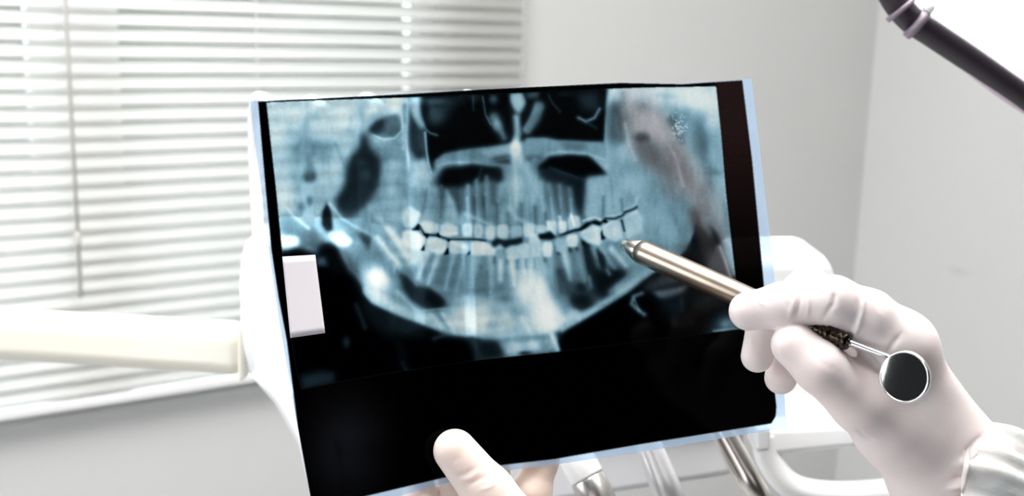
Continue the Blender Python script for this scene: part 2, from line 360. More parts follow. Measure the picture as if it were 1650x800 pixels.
    # mandible, right half
    P([(905, 440), (930, 455), (965, 440), (1000, 430), (1022, 450), (1005, 470), (965, 496), (940, 505), (920, 490)], .30, 6)
    P([(960, 436), (985, 432), (1010, 440), (1016, 455), (1000, 472), (975, 482), (958, 470)], .07, 6); P([(918, 474), (948, 474), (958, 498), (940, 502), (922, 492)], .12, 5, .95)
    S(938, 463, 10, 8, .13, .8); L([(930, 440), (948, 466)], 5, .36, 3, .7)
    L([(912, 528), (960, 502), (1010, 470), (1060, 438)], 17, .66, 4); L([(1000, 468), (1070, 428)], 20, .72, 4, .8); S(925, 508, 10, 8, .72, .7); L([(968, 494), (1060, 440)], 4, .52, 2, .5)
    L([(985, 470), (1040, 424)], 10, .62, 5, .7)
    # dark field right of the mandible
    P([(912, 533), (960, 505), (1012, 472), (1052, 443), (1072, 430), (1096, 410), (1120, 360), (1150, 380), (1180, 400), (1200, 540), (905, 575), (900, 550)], 0.0, 3)
    P([(1070, 432), (1110, 395), (1150, 400), (1185, 440), (1190, 480), (1130, 500), (1080, 470), (1030, 465)], .12, 8, 1, .8)
    P([(1035, 462), (1070, 440), (1095, 440), (1095, 458), (1060, 466), (1040, 470)], .30, 5, .9, .5)
    L([(1034, 473), (1021, 478), (1018, 490), (1028, 500), (1038, 507)], 7, .44, 2.5); L([(1022, 482), (1030, 500)], 3, .60, 2, .6)
    P([(1050, 470), (1090, 464), (1110, 458), (1100, 474), (1076, 484), (1062, 482)], .46, 3.5, .95); P([(1060, 484), (1108, 470), (1106, 500), (1090, 512), (1070, 500)], .15, 6, .9)
    L([(1098, 482), (1100, 500)], 3, .30, 3, .6); S(1086, 518, 6, 10, .14, .7)
    P([(1135, 535), (1160, 505), (1190, 500), (1200, 535), (1150, 542)], .20, 7); S(1178, 522, 18, 10, .42, .9); L([(1150, 534), (1194, 529)], 3, .55, 2, .8)
    # ramus, right
    P([(1000, 222), (1020, 260), (1060, 285), (1096, 312), (1112, 340), (1118, 368), (1110, 396), (1098, 412), (1060, 432), (1030, 432), (1000, 420), (1015, 330), (1000, 300), (960, 290), (960, 230)], .575, 3)
    P([(1066, 305), (1098, 310), (1112, 338), (1117, 368), (1108, 396), (1098, 390), (1086, 360), (1072, 335)], .50, 4); S(1050, 340, 26, 50, .62, .8); S(1045, 405, 34, 14, .50, .7); S(1100, 400, 12, 8, .45, .7)
    L([(1060, 350), (1056, 366)], 2, .70, 1.5, .5); L([(1085, 420), (1104, 400), (1117, 372)], 2.5, .58, 2, .6)
    L([(1092, 430), (1112, 400), (1122, 410)], 10, .16, 6, .8)
    # upper right corner
    P([(975, 130), (1165, 130), (1175, 330), (1150, 330), (1090, 250), (1010, 235), (985, 180)], .70, 6)
    P([(1000, 135), (1160, 135), (1162, 190), (1130, 175), (1080, 165), (1010, 160)], .82, 8); S(1135, 160, 26, 16, .85, .8); S(1070, 155, 20, 6, .70, .7)
    P([(1158, 190), (1174, 330), (1186, 450), (1170, 430), (1150, 320), (1140, 230)], .62, 6, .9); S(1150, 265, 10, 22, .68, .8)
    P([(1112, 180), (1130, 182), (1141, 215), (1142, 245), (1132, 268), (1116, 262), (1110, 220)], .42, 9); S(1134, 240, 8, 22, .36, .7); S(1150, 278, 14, 6, .46, .6)
    P([(1082, 176), (1112, 176), (1112, 240), (1106, 246), (1090, 215)], .52, 5, .9)
    P([(1072, 196), (1080, 186), (1090, 188), (1092, 205), (1104, 236), (1096, 230), (1082, 212)], .34, 3.5, .95); L([(1108, 200), (1108, 280)], 6, .60, 4, .7)
    S(1045, 310, 30, 60, .52, .5); S(1020, 270, 14, 30, .64, .5); L([(1015, 255), (1024, 300), (1040, 330)], 6, .66, 5, .5)
    # reflection of an arm painted into the film: soft reddish-grey band running down to the right
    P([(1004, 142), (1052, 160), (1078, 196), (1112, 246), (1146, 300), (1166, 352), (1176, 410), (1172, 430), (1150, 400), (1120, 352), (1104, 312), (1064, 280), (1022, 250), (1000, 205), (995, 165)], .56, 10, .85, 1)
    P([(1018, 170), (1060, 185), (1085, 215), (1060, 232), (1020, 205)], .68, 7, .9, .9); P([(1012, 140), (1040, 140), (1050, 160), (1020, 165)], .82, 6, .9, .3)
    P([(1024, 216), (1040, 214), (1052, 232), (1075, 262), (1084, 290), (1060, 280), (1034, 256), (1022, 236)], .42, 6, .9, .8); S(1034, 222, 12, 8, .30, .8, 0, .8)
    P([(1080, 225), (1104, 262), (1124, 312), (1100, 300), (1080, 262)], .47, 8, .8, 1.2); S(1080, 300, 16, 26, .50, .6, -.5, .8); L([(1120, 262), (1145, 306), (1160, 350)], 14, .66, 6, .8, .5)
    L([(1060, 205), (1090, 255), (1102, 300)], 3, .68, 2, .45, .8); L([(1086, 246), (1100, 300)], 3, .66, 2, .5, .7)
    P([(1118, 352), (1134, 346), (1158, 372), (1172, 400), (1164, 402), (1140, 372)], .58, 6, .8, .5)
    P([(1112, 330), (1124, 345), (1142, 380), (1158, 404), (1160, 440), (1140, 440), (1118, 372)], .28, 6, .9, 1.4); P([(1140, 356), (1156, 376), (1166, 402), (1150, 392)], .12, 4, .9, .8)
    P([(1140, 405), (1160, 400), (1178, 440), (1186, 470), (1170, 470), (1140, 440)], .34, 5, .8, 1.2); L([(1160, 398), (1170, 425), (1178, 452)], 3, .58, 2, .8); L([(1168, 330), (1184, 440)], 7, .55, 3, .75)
    # bright band between nose and right ramus
    L([(972, 150), (974, 215), (975, 268)], 7, .70, 3); P([(966, 140), (1000, 140), (1004, 158), (985, 176), (966, 175)], .78, 5)
    P([(980, 168), (1000, 162), (1008, 190), (1006, 228), (990, 236), (978, 220)], .33, 7); L([(1004, 150), (1008, 215)], 5, .50, 3, .7); L([(992, 190), (998, 225)], 5, .42, 3, .6)
    P([(966, 176), (974, 178), (972, 240), (966, 250)], .05, 2, .9)
    L([(1008, 200), (1014, 235), (1024, 258)], 4, .72, 2.5, .7); L([(1005, 240), (1008, 340)], 14, .66, 6, .6); P([(960, 232), (974, 232), (980, 290), (962, 272)], .60, 3, .8)
    # orbits and nasal cavity
    P([(676, 150), (980, 130), (970, 232), (846, 226), (820, 235), (760, 240), (716, 247), (700, 258), (696, 282), (688, 268), (684, 214), (672, 190)], .02, 3)
    L([(674, 155), (684, 176)], 12, .60, 4, .6); P([(684, 160), (760, 152), (730, 172), (716, 198), (696, 206), (684, 184)], .22, 7); S(702, 186, 14, 13, .36, .8); S(700, 163, 22, 6, .40, .7); S(684, 175, 7, 14, .04, .8)
    P([(752, 154), (776, 152), (768, 166)], .14, 4); L([(762, 156), (763, 178)], 2, .34, 1.5, .8); L([(778, 156), (782, 184), (790, 200)], 2.4, .42, 1.5, .9); S(795, 160, 8, 9, .42, .8)
    L([(655, 158), (656, 200), (655, 230), (659, 275)], 4, .80, 2); L([(646, 168), (650, 200), (650, 240)], 3, .72, 2, .8); P([(648, 170), (655, 165), (655, 200), (650, 200)], .48, 2, .8)
    P([(660, 172), (672, 196), (684, 212), (687, 254), (672, 260), (660, 240), (657, 210)], .22, 4); S(680, 236, 6, 10, .34, .6)
    P([(660, 158), (672, 158), (680, 190), (686, 205), (678, 208), (666, 186)], .68, 3); L([(684, 206), (692, 214), (704, 218)], 3.6, .48, 2, .9); L([(685, 214), (687, 240), (690, 262), (695, 280)], 3, .70, 1.6)
    P([(658, 262), (688, 256), (698, 288), (690, 306), (660, 300)], .68, 5)
    P([(708, 254), (740, 244), (790, 237), (832, 229), (832, 252), (800, 256), (740, 262)], .50, 4); P([(770, 244), (832, 231), (832, 248), (790, 254)], .66, 3, .8); L([(706, 268), (722, 263), (766, 262), (790, 266)], 3.4, .66, 2)
    L([(700, 282), (710, 270)], 5, .62, 2.5, .9)
    P([(846, 222), (880, 221), (900, 226), (940, 228), (976, 228), (978, 262), (940, 250), (895, 248), (846, 252)], .55, 3); P([(905, 228), (945, 230), (940, 244), (908, 242)], .38, 4, .8); L([(850, 262), (880, 250), (900, 245), (945, 248), (975, 258)], 4, .66, 2)
    P([(846, 252), (880, 250), (868, 262), (850, 262)], .36, 3, .9); P([(795, 254), (826, 250), (826, 266), (790, 262)], .22, 4, .9); L([(780, 264), (828, 270)], 4, .58, 2.5, .8); L([(782, 262), (826, 254)], 2, .5, 2, .6); S(862, 258, 6, 5, .55, .7)
    # septum
    P([(820, 150), (842, 148), (848, 165), (836, 185), (826, 170)], .56, 3); S(830, 160, 8, 9, .66, .7); P([(846, 148), (870, 146), (868, 158), (850, 160)], .36, 3, .9)
    L([(868, 172), (862, 192), (850, 210)], 19, .48, 4, .95, w2=14); L([(864, 175), (846, 208)], 6, .60, 3, .6); L([(796, 190), (804, 205), (812, 222)], 17, .50, 5, .95, w2=10); S(800, 202, 8, 10, .64, .7)
    L([(832, 190), (834, 215), (831, 240), (836, 270)], 11, .66, 4); S(831, 240, 8, 16, .95); L([(832, 244), (840, 300)], 12, .76, 5, .9)
    # inner orbit line, right
    P([(925, 150), (966, 146), (966, 180), (940, 178)], .22, 6, .9); L([(932, 190), (944, 196), (958, 190), (966, 176)], 4.5, .50, 2.5); L([(944, 196), (960, 206)], 3, .34, 2.5, .7); L([(884, 154), (890, 166), (902, 180)], 2.4, .34, 2, .8); S(910, 152, 12, 4, .15, .8)
    # sinuses and roots
    P([(700, 288), (712, 272), (760, 266), (806, 272), (826, 290), (826, 300), (800, 330), (760, 345), (720, 345), (698, 320)], .32, 5)
    P([(706, 292), (716, 273), (760, 267), (800, 272), (806, 284), (780, 292), (750, 300), (730, 300), (712, 302)], .02, 4); L([(776, 270), (772, 286), (764, 294)], 2.4, .30, 1.8, .8)
    P([(860, 270), (885, 255), (930, 262), (975, 285), (968, 350), (900, 350), (868, 320)], .28, 6)
    P([(866, 272), (886, 254), (918, 250), (948, 252), (966, 268), (980, 284), (950, 284), (942, 290), (915, 280), (890, 274)], .01, 3); P([(868, 272), (900, 276), (945, 292), (942, 330), (932, 340), (918, 300), (880, 290)], .10, 6, .9); L([(886, 270), (912, 280), (940, 290)], 2.2, .30, 1.8, .7)
    P([(800, 284), (826, 268), (862, 272), (872, 300), (876, 340), (860, 372), (804, 372), (802, 320)], .56, 5); L([(830, 262), (833, 330)], 10, .72, 4, .9); L([(846, 268), (864, 310)], 10, .70, 5, .8); P([(790, 276), (806, 270), (812, 290), (800, 296)], .1, 4, .9)
    for (x, xt, y0, w, v) in ((757, 754, 300, 12, .62), (772, 768, 292, 13, .62), (788, 784, 286, 14, .60), (806, 806, 310, 12, .62), (824, 826, 300, 13, .66), (842, 846, 290, 15, .62),
                              (862, 858, 290, 13, .62), (880, 872, 295, 13, .64), (896, 884, 300, 13, .60), (910, 902, 300, 11, .52), (926, 918, 305, 12, .56)):
        L([(xt, y0), (x, 370)], w*.55, v-.02, 4.5, .8, w2=w); L([((xt+x)/2-3, (y0+370)/2-16), (x-3, 365)], 3, v+.10, 2, .5)
    for x, y0, y1 in ((801, 330, 362), (819.5, 345, 364), (840, 330, 362), (862, 335, 360), (879, 345, 360), (765, 320, 355), (780, 320, 360)):
        L([(x, y0), (x+.5, y1)], 4.4, .22, 4.5, .65)
    L([(942, 292), (940, 320), (942, 350)], 9, .12, 5, .9); L([(822, 335), (832, 352), (862, 366), (880, 370)], 6, .78, 3, .55); L([(750, 345), (780, 358), (796, 366)], 5, .76, 3, .6)
    # left upper molars
    P([(690, 300), (706, 302), (712, 335), (708, 358), (680, 356), (688, 328)], .64, 3); P([(718, 302), (732, 325), (742, 362), (712, 362), (716, 330)], .66, 3); L([(712, 300), (710, 350)], 3.5, .40, 2, .8); L([(688, 305), (680, 345)], 3, .44, 2, .7)
    P([(646, 352), (650, 338), (660, 331), (678, 344), (673, 360), (666, 369), (652, 366)], .80, 2); P([(636, 330), (652, 326), (646, 350), (640, 366)], .42, 5, .8)
    P([(676, 360), (690, 354), (708, 362), (706, 374), (692, 378), (678, 371)], .80, 1.8); L([(682, 358), (700, 366)], 5, .84, 3, .6)
    P([(709, 363), (720, 358), (738, 366), (738, 378), (718, 382), (708, 376)], .80, 1.8); L([(712, 378), (734, 376)], 5, .90, 2.4, .9)
    # right upper molars
    P([(944, 286), (978, 282), (1006, 288), (1014, 300), (1028, 316), (1026, 330), (1016, 340), (1006, 338), (1002, 347), (980, 352), (972, 358), (950, 358), (940, 352)], .62, 4.5)
    L([(972, 318), (972, 348)], 3, .34, 2.6, .7); L([(1001, 322), (1004, 340)], 3, .36, 2.6, .7); L([(940, 356), (958, 350), (972, 356)], 2.5, .82, 1.6, .8); L([(976, 350), (1002, 345)], 2.5, .76, 1.6, .8); L([(1006, 338), (1024, 330), (1027, 318)], 2.5, .74, 1.6, .8)
    L([(986, 300), (988, 335)], 3, .52, 2, .7); L([(958, 300), (960, 340)], 8, .68, 3, .6); S(1014, 318, 6, 10, .56, .6)
    # upper crowns
    for a in ((753, 360, 381, 17, .76), (771, 362, 383, 15, .76), (790, 364, 386, 17, .78), (810, 362, 385, 19, .80), (832, 364, 386, 18, .72), (852, 360, 382, 18, .74), (872, 364, 380, 15, .72), (889, 356, 380, 17, .82), (906, 356, 376, 15, .84), (925, 348, 372, 20, .70)):
        tooth(C, *a)
    L([(902, 350), (905, 368)], 3, .92, 2, .8); L([(920, 346), (925, 362)], 2.5, .93, 1.6, .8); L([(882, 358), (890, 376)], 4, .88, 2, .6)
    # lower jaw roots
    P([(740, 412), (800, 412), (800, 470), (745, 470)], .54, 6, .8)
    for (x, xt, y1, w, v) in ((690, 674, 448, 11, .80), (708, 690, 457, 11, .80), (733, 718, 466, 10, .68), (750, 736, 470, 10, .68), (768, 762, 462, 12, .66), (792, 790, 470, 12, .74), (806, 806, 450, 13, .86), (822, 828, 458, 13, .88),
                              (842, 846, 440, 12, .78), (858, 862, 440, 12, .76), (870, 878, 440, 11, .74), (884, 892, 465, 13, .66), (908, 918, 450, 12, .80), (930, 942, 452, 10, .54), (944, 952, 462, 8, .50), (956, 982, 442, 9, .58), (968, 990, 432, 9, .62), (986, 1008, 428, 10, .82), (1012, 1026, 412, 12, .58)):
        L([(x, 402), (xt, y1)], w, v, 3.4, .8, w2=w*.5)
    for x, y0, xb, y1, v in ((700, 412, 686, 440, .50), (742, 420, 728, 455, .46), (752, 414, 752, 470, .40), (775, 430, 772, 470, .38), (784, 440, 784, 475, .40), (797, 410, 797, 422, .3), (816, 410, 817, 424, .4), (833, 412, 834, 432, .36), (847, 410, 848, 430, .38), (861, 412, 862, 432, .42),
                             (878, 408, 878, 420, .3), (901, 440, 905, 470, .26), (897, 398, 900, 408, .12), (916, 392, 919, 404, .08), (926, 394, 930, 402, .14), (943, 402, 950, 440, .10), (963, 404, 972, 432, .06), (948, 384, 948, 395, .3)):
        L([(x, y0), (xb, y1)], 4.5, v, 3.2, .7)
    P([(940, 388), (948, 392), (960, 430), (975, 450), (958, 456), (946, 430)], .10, 4, .9); P([(964, 404), (974, 412), (978, 436), (966, 426)], .08, 3, .85); S(776, 460, 12, 18, .44, .7); L([(903, 438), (915, 470)], 9, .22, 5, .8)
    # lower crowns
    P([(648, 374), (658, 370), (672, 373), (686, 384), (683, 398), (672, 404), (656, 400), (648, 390)], .88, 2)
    P([(689, 383), (704, 382), (721, 390), (719, 402), (712, 410), (694, 406), (686, 398)], .80, 2); P([(725, 389), (738, 386), (756, 394), (755, 408), (728, 410), (723, 402)], .74, 2); L([(728, 390), (748, 398)], 6, .88, 2.4, .8)
    P([(758, 392), (768, 387), (784, 391), (799, 400), (799, 412), (760, 412)], .82, 2); L([(779, 392), (777, 408)], 3, .9, 2, .7)
    for a in ((807, 402, 418, 17, .60), (826, 396, 418, 22, .78), (844, 392, 416, 20, .76), (862, 376, 414, 20, .74), (882, 390, 414, 17, .82), (904, 384, 406, 20, .68), (922, 378, 398, 20, .80)):
        tooth(C, *a)
    P([(780, 392), (792, 391), (799, 398), (798, 408), (782, 406)], .84, 2, .8)
    P([(934, 374), (944, 368), (958, 362), (968, 366), (971, 382), (966, 396), (948, 392), (938, 386)], .76, 2); L([(940, 374), (962, 368)], 5, .84, 2.4, .7)
    P([(970, 366), (984, 356), (998, 354), (1003, 366), (1004, 384), (992, 390), (976, 384), (970, 376)], .70, 2); P([(1004, 352), (1016, 340), (1028, 339), (1035, 350), (1036, 374), (1012, 384), (1005, 372)], .70, 2)
    L([(972, 366), (990, 356)], 3, .80, 1.6, .7); L([(1006, 352), (1026, 341)], 3, .80, 1.6, .7)
    # the dark bite line and the gaps
    L([(666, 370), (676, 364), (684, 378), (705, 380), (722, 386), (745, 386), (765, 386), (782, 388)], 2.6, .14, 1.4, .9)
    for q in ([(668, 371), (674, 360), (677, 371)], [(683, 377), (692, 378), (688, 385)], [(702, 380), (706, 375), (710, 384)], [(678, 404), (684, 394), (684, 404)], [(715, 411), (722, 398), (723, 410)], [(752, 412), (757, 404), (757, 410)], [(720, 386), (726, 386), (723, 391)]):
        P(q, .03, 1.1)
    P([(782, 388), (792, 391), (800, 384), (812, 388), (826, 386), (842, 382), (842, 392), (822, 396), (814, 400), (806, 392), (796, 400), (790, 392)], .13, 2.4, .95)
    P([(866, 378), (880, 376), (886, 372), (896, 382), (890, 386), (876, 386), (870, 386)], .05, 2, .95)
    P([(896, 382), (908, 376), (924, 370), (934, 368), (944, 360), (960, 355), (970, 360), (966, 364), (954, 360), (944, 368), (936, 372), (924, 374), (912, 378)], .04, 1.6)
    L([(968, 360), (976, 352), (990, 353), (1002, 348), (1008, 342), (1020, 338), (1026, 334)], 2.6, .12, 1.4, .9); P([(970, 370), (972, 380), (979, 386), (976, 384), (969, 388), (968, 376)], .06, 1.4); L([(1002, 356), (1006, 372)], 3, .14, 1.5, .85)
    P([(936, 384), (944, 392), (948, 400), (938, 396)], .05, 2, .9); S(975, 357, 4, 3, .06)
    S(705, 330, 16, 34, .38, .45); S(650, 285, 12, 20, .50, .5); S(676, 225, 8, 26, .30, .5); S(590, 300, 30, 40, .30, .35); S(480, 270, 26, 24, .52, .45); S(600, 420, 18, 18, .40, .5); S(770, 455, 50, 20, .46, .35); S(905, 462, 20, 24, .36, .5); S(1140, 300, 16, 60, .46, .4)
    for _x, _y, _r in ((445, 215, 18), (455, 320, 16), (560, 190, 22), (640, 345, 16), (835, 170, 12), (1120, 150, 26), (1150, 200, 12)): S(_x, _y, _r, _r*1.2, .82, .45)
    # fine grain, streaks
    n = smooth_noise(3, 5, 16)*.012+smooth_noise(5, 3, 3)*.010+smooth_noise(9, 22, 26)*.030
    C.v = C.v+n*np.clip(C.v*1.6, 0, 1)*C.clip
    r = np.random.default_rng(4)
    for _ in range(70):
        S(1094+r.normal()*6, 205+r.normal()*9, 1.2, 1.2, .80, .7)
    return C, m
def film_colour():
    """display colour of the developed film with the painted arm reflection, seen against white"""
    C, m = paint_radiograph()
    v = np.clip(C.v, 0, 1); t = np.clip(C.t, 0, 1.5)[..., None]
    stops = np.array([0, .12, .25, .40, .50, .60, .70, .80, .90, 1.0])
    col = np.array([(0, 0, 1), (8, 17, 22), (26, 42, 52), (64, 90, 103), (86, 121, 139), (113, 152, 171), (144, 178, 195), (181, 202, 209), (208, 220, 222), (226, 231, 231)])/255.
    rgb = np.stack([np.interp(v, stops, col[:, i]) for i in range(3)], -1)
    g = rgb.mean(-1, keepdims=True)
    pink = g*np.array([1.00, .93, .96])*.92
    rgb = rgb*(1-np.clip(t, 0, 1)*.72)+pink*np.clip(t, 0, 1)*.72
    rad = C.clip[..., None]
    C2 = Canvas(); b, mo = C2.mask(OUTER, .5)
    out = np.zeros((PH, PW, 1)); out[b[2]:b[3], b[0]:b[1], 0] = mo
    Y, X = np.mgrid[0:PH, 0:PW]; X = X+PX0; Y = Y+PY0
    brown = np.clip((X-1140)/20., 0, 1)*np.clip((470-Y)/260., 0, 1)
    band = brown[..., None]*np.array([34, 22, 22])/255.
    fog = np.exp(-(((X-560)/55.)**2+((Y-725)/75.)**2))[..., None]*np.array([20, 21, 26])/255.
    dark = band+fog
    base = np.array([200, 222, 246])/255.*np.ones((PH, PW, 1))
    img = base*(1-out)+dark*out
    img = img*(1-rad)+rgb*rad
    r = np.random.default_rng(8)
    for _ in range(60):
        x = int(r.uniform(1163, 1205))-PX0; y = int(r.uniform(150, 300))-PY0
        if out[y, x] > .9 and rad[y, x] < .1: img[y, x] += .22*r.uniform(.3, 1)
    return img, rad
# ---------------------------------------------------------------- room shell
SL, SR = -2.2, S_CORNER; ZC = 2.75; DEPTH = 3.6
zb = hit(200, 645, .05)[1]                       # bottom of the blind
w_l0, w_l1 = hit(-420, 150, -.07)[0], hit(52, 150, -.07)[0]
w_r0, w_r1 = hit(189, 100, -.07)[0], hit(669, 60, -.07)[0]
z0, z1 = zb+.02, 2.3
bm = bmesh.new()
TH = .14
jl, jr = w_l0, hit(712, 60, -.02)[0]
for b in ((SL, jl, 0, ZC), (jr, SR+.12, 0, ZC), (jl, jr, 0, z0-.03), (jl, jr, z1, ZC)):
    wbox(bm, b[0], b[1], -TH, 0, b[2], b[3])
struct('wall_window', bm, M['wall'])
bm = bmesh.new(); wbox(bm, SR, SR+.12, 0, DEPTH, 0, ZC); 
mr = M['wall'].copy(); mr.name = 'wall_paint_scuffed'; nt = mr.node_tree; b = nt.nodes['Principled BSDF']; src = b.inputs['Base Color'].links[0].from_socket
r_ = ray(1543, 437); t_ = ((W(SR, 0, 0)-EYE).dot(tw))/r_.dot(tw); sc_ = EYE+r_*t_      # a faint grey scuff on this wall
tc = nt.nodes.new('ShaderNodeTexCoord'); sb = nt.nodes.new('ShaderNodeVectorMath'); sb.operation = 'SUBTRACT'; sb.inputs[1].default_value = sc_
ms = nt.nodes.new('ShaderNodeVectorMath'); ms.operation = 'MULTIPLY'; ms.inputs[1].default_value = (22, 22, 70)
ln = nt.nodes.new('ShaderNodeVectorMath'); ln.operation = 'LENGTH'; mp = nt.nodes.new('ShaderNodeMapRange'); mp.inputs[1].default_value = 0; mp.inputs[2].default_value = 1; mp.inputs[3].default_value = .22; mp.inputs[4].default_value = 0
mx = nt.nodes.new('ShaderNodeMixRGB'); mx.inputs[2].default_value = (.30, .30, .29, 1)
nt.links.new(tc.outputs['Object'], sb.inputs[0]); nt.links.new(sb.outputs[0], ms.inputs[0]); nt.links.new(ms.outputs[0], ln.inputs[0]); nt.links.new(ln.outputs['Value'], mp.inputs[0])
nt.links.new(mp.outputs[0], mx.inputs[0]); nt.links.new(src, mx.inputs[1]); nt.links.new(mx.outputs[0], b.inputs['Base Color'])
struct('wall_right', bm, mr)
bm = bmesh.new(); wbox(bm, SL-.12, SL, -TH, DEPTH, 0, ZC); struct('wall_left', bm, M['dark_wall'])
bm = bmesh.new(); wbox(bm, SL-.12, SR+.12, DEPTH, DEPTH+.12, 0, ZC); struct('wall_back', bm, M['dark_wall'])
bm = bmesh.new(); wbox(bm, SL-.12, SR+.12, -TH, DEPTH+.12, -.1, 0); struct('floor', bm, M['floor'])
bm = bmesh.new(); wbox(bm, SL-.12, SR+.12, -TH, DEPTH+.12, ZC, ZC+.1); struct('ceiling', bm, M['ceiling'])
# window: fixed frame, two casements with a wide middle post between them
win = bmesh.new(); F0, F1 = -.13, -.05
for a, b in ((jl-.0, w_l0+.05), (w_l1, w_r0), (w_r1, jr)): wbox(win, a, b, F0, F1, z0-.03, z1)
wbox(win, jl, jr, F0, F1, z0-.03, z0+.015); wbox(win, jl, jr, F0, F1, z1-.05, z1)
wn = struct('window_1', win, M['white_frame'], bevel=.004)
bm = bmesh.new(); wbox(bm, w_l0+.05, w_l1, -.094, -.088, z0+.015, z1-.05); obj('window_pane', bm, M['glass'], wn)
bm = bmesh.new(); wbox(bm, w_r0, w_r1, -.094, -.088, z0+.015, z1-.05); obj('window_pane', bm, M['glass'], wn)
bm = bmesh.new(); wbox(bm, jl-.02, jr+.02, -.05, .0, z0-.055, z0-.03); struct('trim_1', bm, M['white_frame'], bevel=.004)
# ---------------------------------------------------------------- hedge outside the window
bm = bmesh.new(); rnd = random.Random(5)
nx, nz = 60, 40; grid = []
for j in range(nz+1):
    row = []
    for i in range(nx+1):
        b = .18*math.sin(i*.7+j*.3)+.12*math.sin(j*.9-i*.35)+rnd.uniform(-.12, .12)
        top = .5*(1-min(1, (nz-j)/5.))**2
        row.append(bm.verts.new(W(-2.6+7*i/nx, -3.0+b-top, -.3+2.25*j/nz)))
    grid.append(row)
for j in range(nz):
    for i in range(nx): bm.faces.new((grid[j][i], grid[j][i+1], grid[j+1][i+1], grid[j+1][i]))
bk = [[bm.verts.new(W(-2.6+7*i/nx, -3.9, -.3+2.25*j/nz)) for i in (0, nx)] for j in (0, nz)]
bm.faces.new((bk[0][0], bk[0][1], bk[1][1], bk[1][0])); bm.faces.new([grid[nz][i] for i in range(nx+1)]+[bk[1][1], bk[1][0]])
bm.faces.new([grid[j][0] for j in range(nz+1)]+[bk[1][0], bk[0][0]]); bm.faces.new([grid[j][nx] for j in range(nz+1)]+[bk[1][1], bk[0][1]])
h = obj('hedge', bm, M['hedge'], smooth=True); tag(h, 'dark olive green hedge outside glimpsed through the gaps between the blind slats', 'hedge')
bm = bmesh.new(); wbox(bm, -8, 9, -12, -.14, -.42, -.3); struct('trim_2', bm, M['floor'])
# ---------------------------------------------------------------- venetian blind
NB = .045                                        # the slats hang this far in front of the wall
b_s0, b_s1 = -1.05, hit(846, 60, NB)[0]
bl = thing('venetian_blind', 'white venetian blind of narrow slats covering the window', 'blind', W((b_s0+b_s1)/2, NB, zb))
sp, sw = .0262, .0283; al = math.radians(52)
bm = bmesh.new(); nsl = int((2.42-zb)/sp)
for k in range(nsl):
    zc = zb+.032+k*sp
    if zc < zb+.022: continue
    a = al; cr = .0022; prev = None
    for i in range(7):
        t = -1+2*i/6; n_ = -math.cos(a)*sw/2*t; z_ = math.sin(a)*sw/2*t        # outer edge high, room edge low
        c = cr*(1-t*t); n_ += math.sin(a)*c; z_ += math.cos(a)*c
        cur = [bm.verts.new(W(b_s0, NB+n_, zc+z_)), bm.verts.new(W(b_s1, NB+n_, zc+z_))]
        if prev: bm.faces.new((prev[0], prev[1], cur[1], cur[0]))
        prev = cur
sl = obj('slat_panel', bm, M['slat'], bl, smooth=True)
so_ = sl.modifiers.new('thickness', 'SOLIDIFY'); so_.thickness = .0006
bm = bmesh.new(); wbox(bm, b_s0, b_s1, NB-.012, NB+.012, zb-.002, zb+.014); obj('bottom_rail', bm, M['plastic'], bl, bevel=.003)
bm = bmesh.new(); wbox(bm, b_s0, b_s1, NB-.02, NB+.02, 2.44, 2.475); obj('head_rail', bm, M['plastic'], bl, bevel=.003)
for px in (415, 843):
    s = hit(px, 100, NB+.02)[0]; bm = bmesh.new(); tube(bm, [W(s, NB+.017, 2.44), W(s, NB+.017, zb)], .0013, 8); obj('ladder_cord', bm, M['slat'], bl, smooth=True)
s = hit(105, 20, NB+.03)[0]; zw = hit(128, 480, NB+.03)[1]
bm = bmesh.new(); tube(bm, [W(s, NB+.028, 2.43), W(s+.002, NB+.03, zw)], .0030, 10); wd_ = obj('tilt_wand', bm, M['cord'], bl, smooth=True)
bm = bmesh.new(); zk = hit(128, 385, NB+.03)[1]; tube(bm, [W(s+.002, NB+.03, zk+.012), W(s+.002, NB+.03, zk+.006), W(s+.002, NB+.03, zk-.006), W(s+.002, NB+.03, zk-.012)], [.0035, .0055, .0055, .0035], 12); obj('wand_joint', bm, M['cord'], wd_, smooth=True)
# ---------------------------------------------------------------- the film's surface: a plane leaning away to the right, slightly bowed
A3 = np.array([[1, 403, 163], [1, 1210, 128], [1, 506, 833.]]); KF = np.linalg.solve(A3, np.array([1/.53, 1/.60, 1/.505]))
def fdepth(px, py):
    d = 1/(KF[0]+KF[1]*px+KF[2]*py)
    return d+.0035*np.sin((px-400)/860*math.pi)+.0012*np.sin((py-130)/230.+px/300.)
def F(px, py, off=0.0): return P(px, py, float(fdepth(px, py))-off)
def along(poly, t):
    L = [0]
    for i in range(1, len(poly)): L.append(L[-1]+math.hypot(poly[i][0]-poly[i-1][0], poly[i][1]-poly[i-1][1]))
    L = np.array(L)/L[-1]; pl = np.array(poly)
    return np.stack([np.interp(t, L, pl[:, 0]), np.interp(t, L, pl[:, 1])], -1)
E_T = [(403, 163), (500, 159.5), (655, 151), (780, 144), (900, 138), (1000, 133), (1100, 135), (1150, 131.5), (1211, 127)]
E_B = [(507, 836), (560, 824), (640, 801), (708, 782), (800, 761), (895, 749), (1040, 728), (1133, 712), (1267, 690)]
E_L = [(403, 163), (412, 240), (421, 300), (433, 400), (449, 510), (466, 610), (487, 730), (498, 790), (507, 836)]
E_R = [(1211, 127), (1225, 245), (1243, 400), (1256, 530), (1263, 620), (1267, 690)]
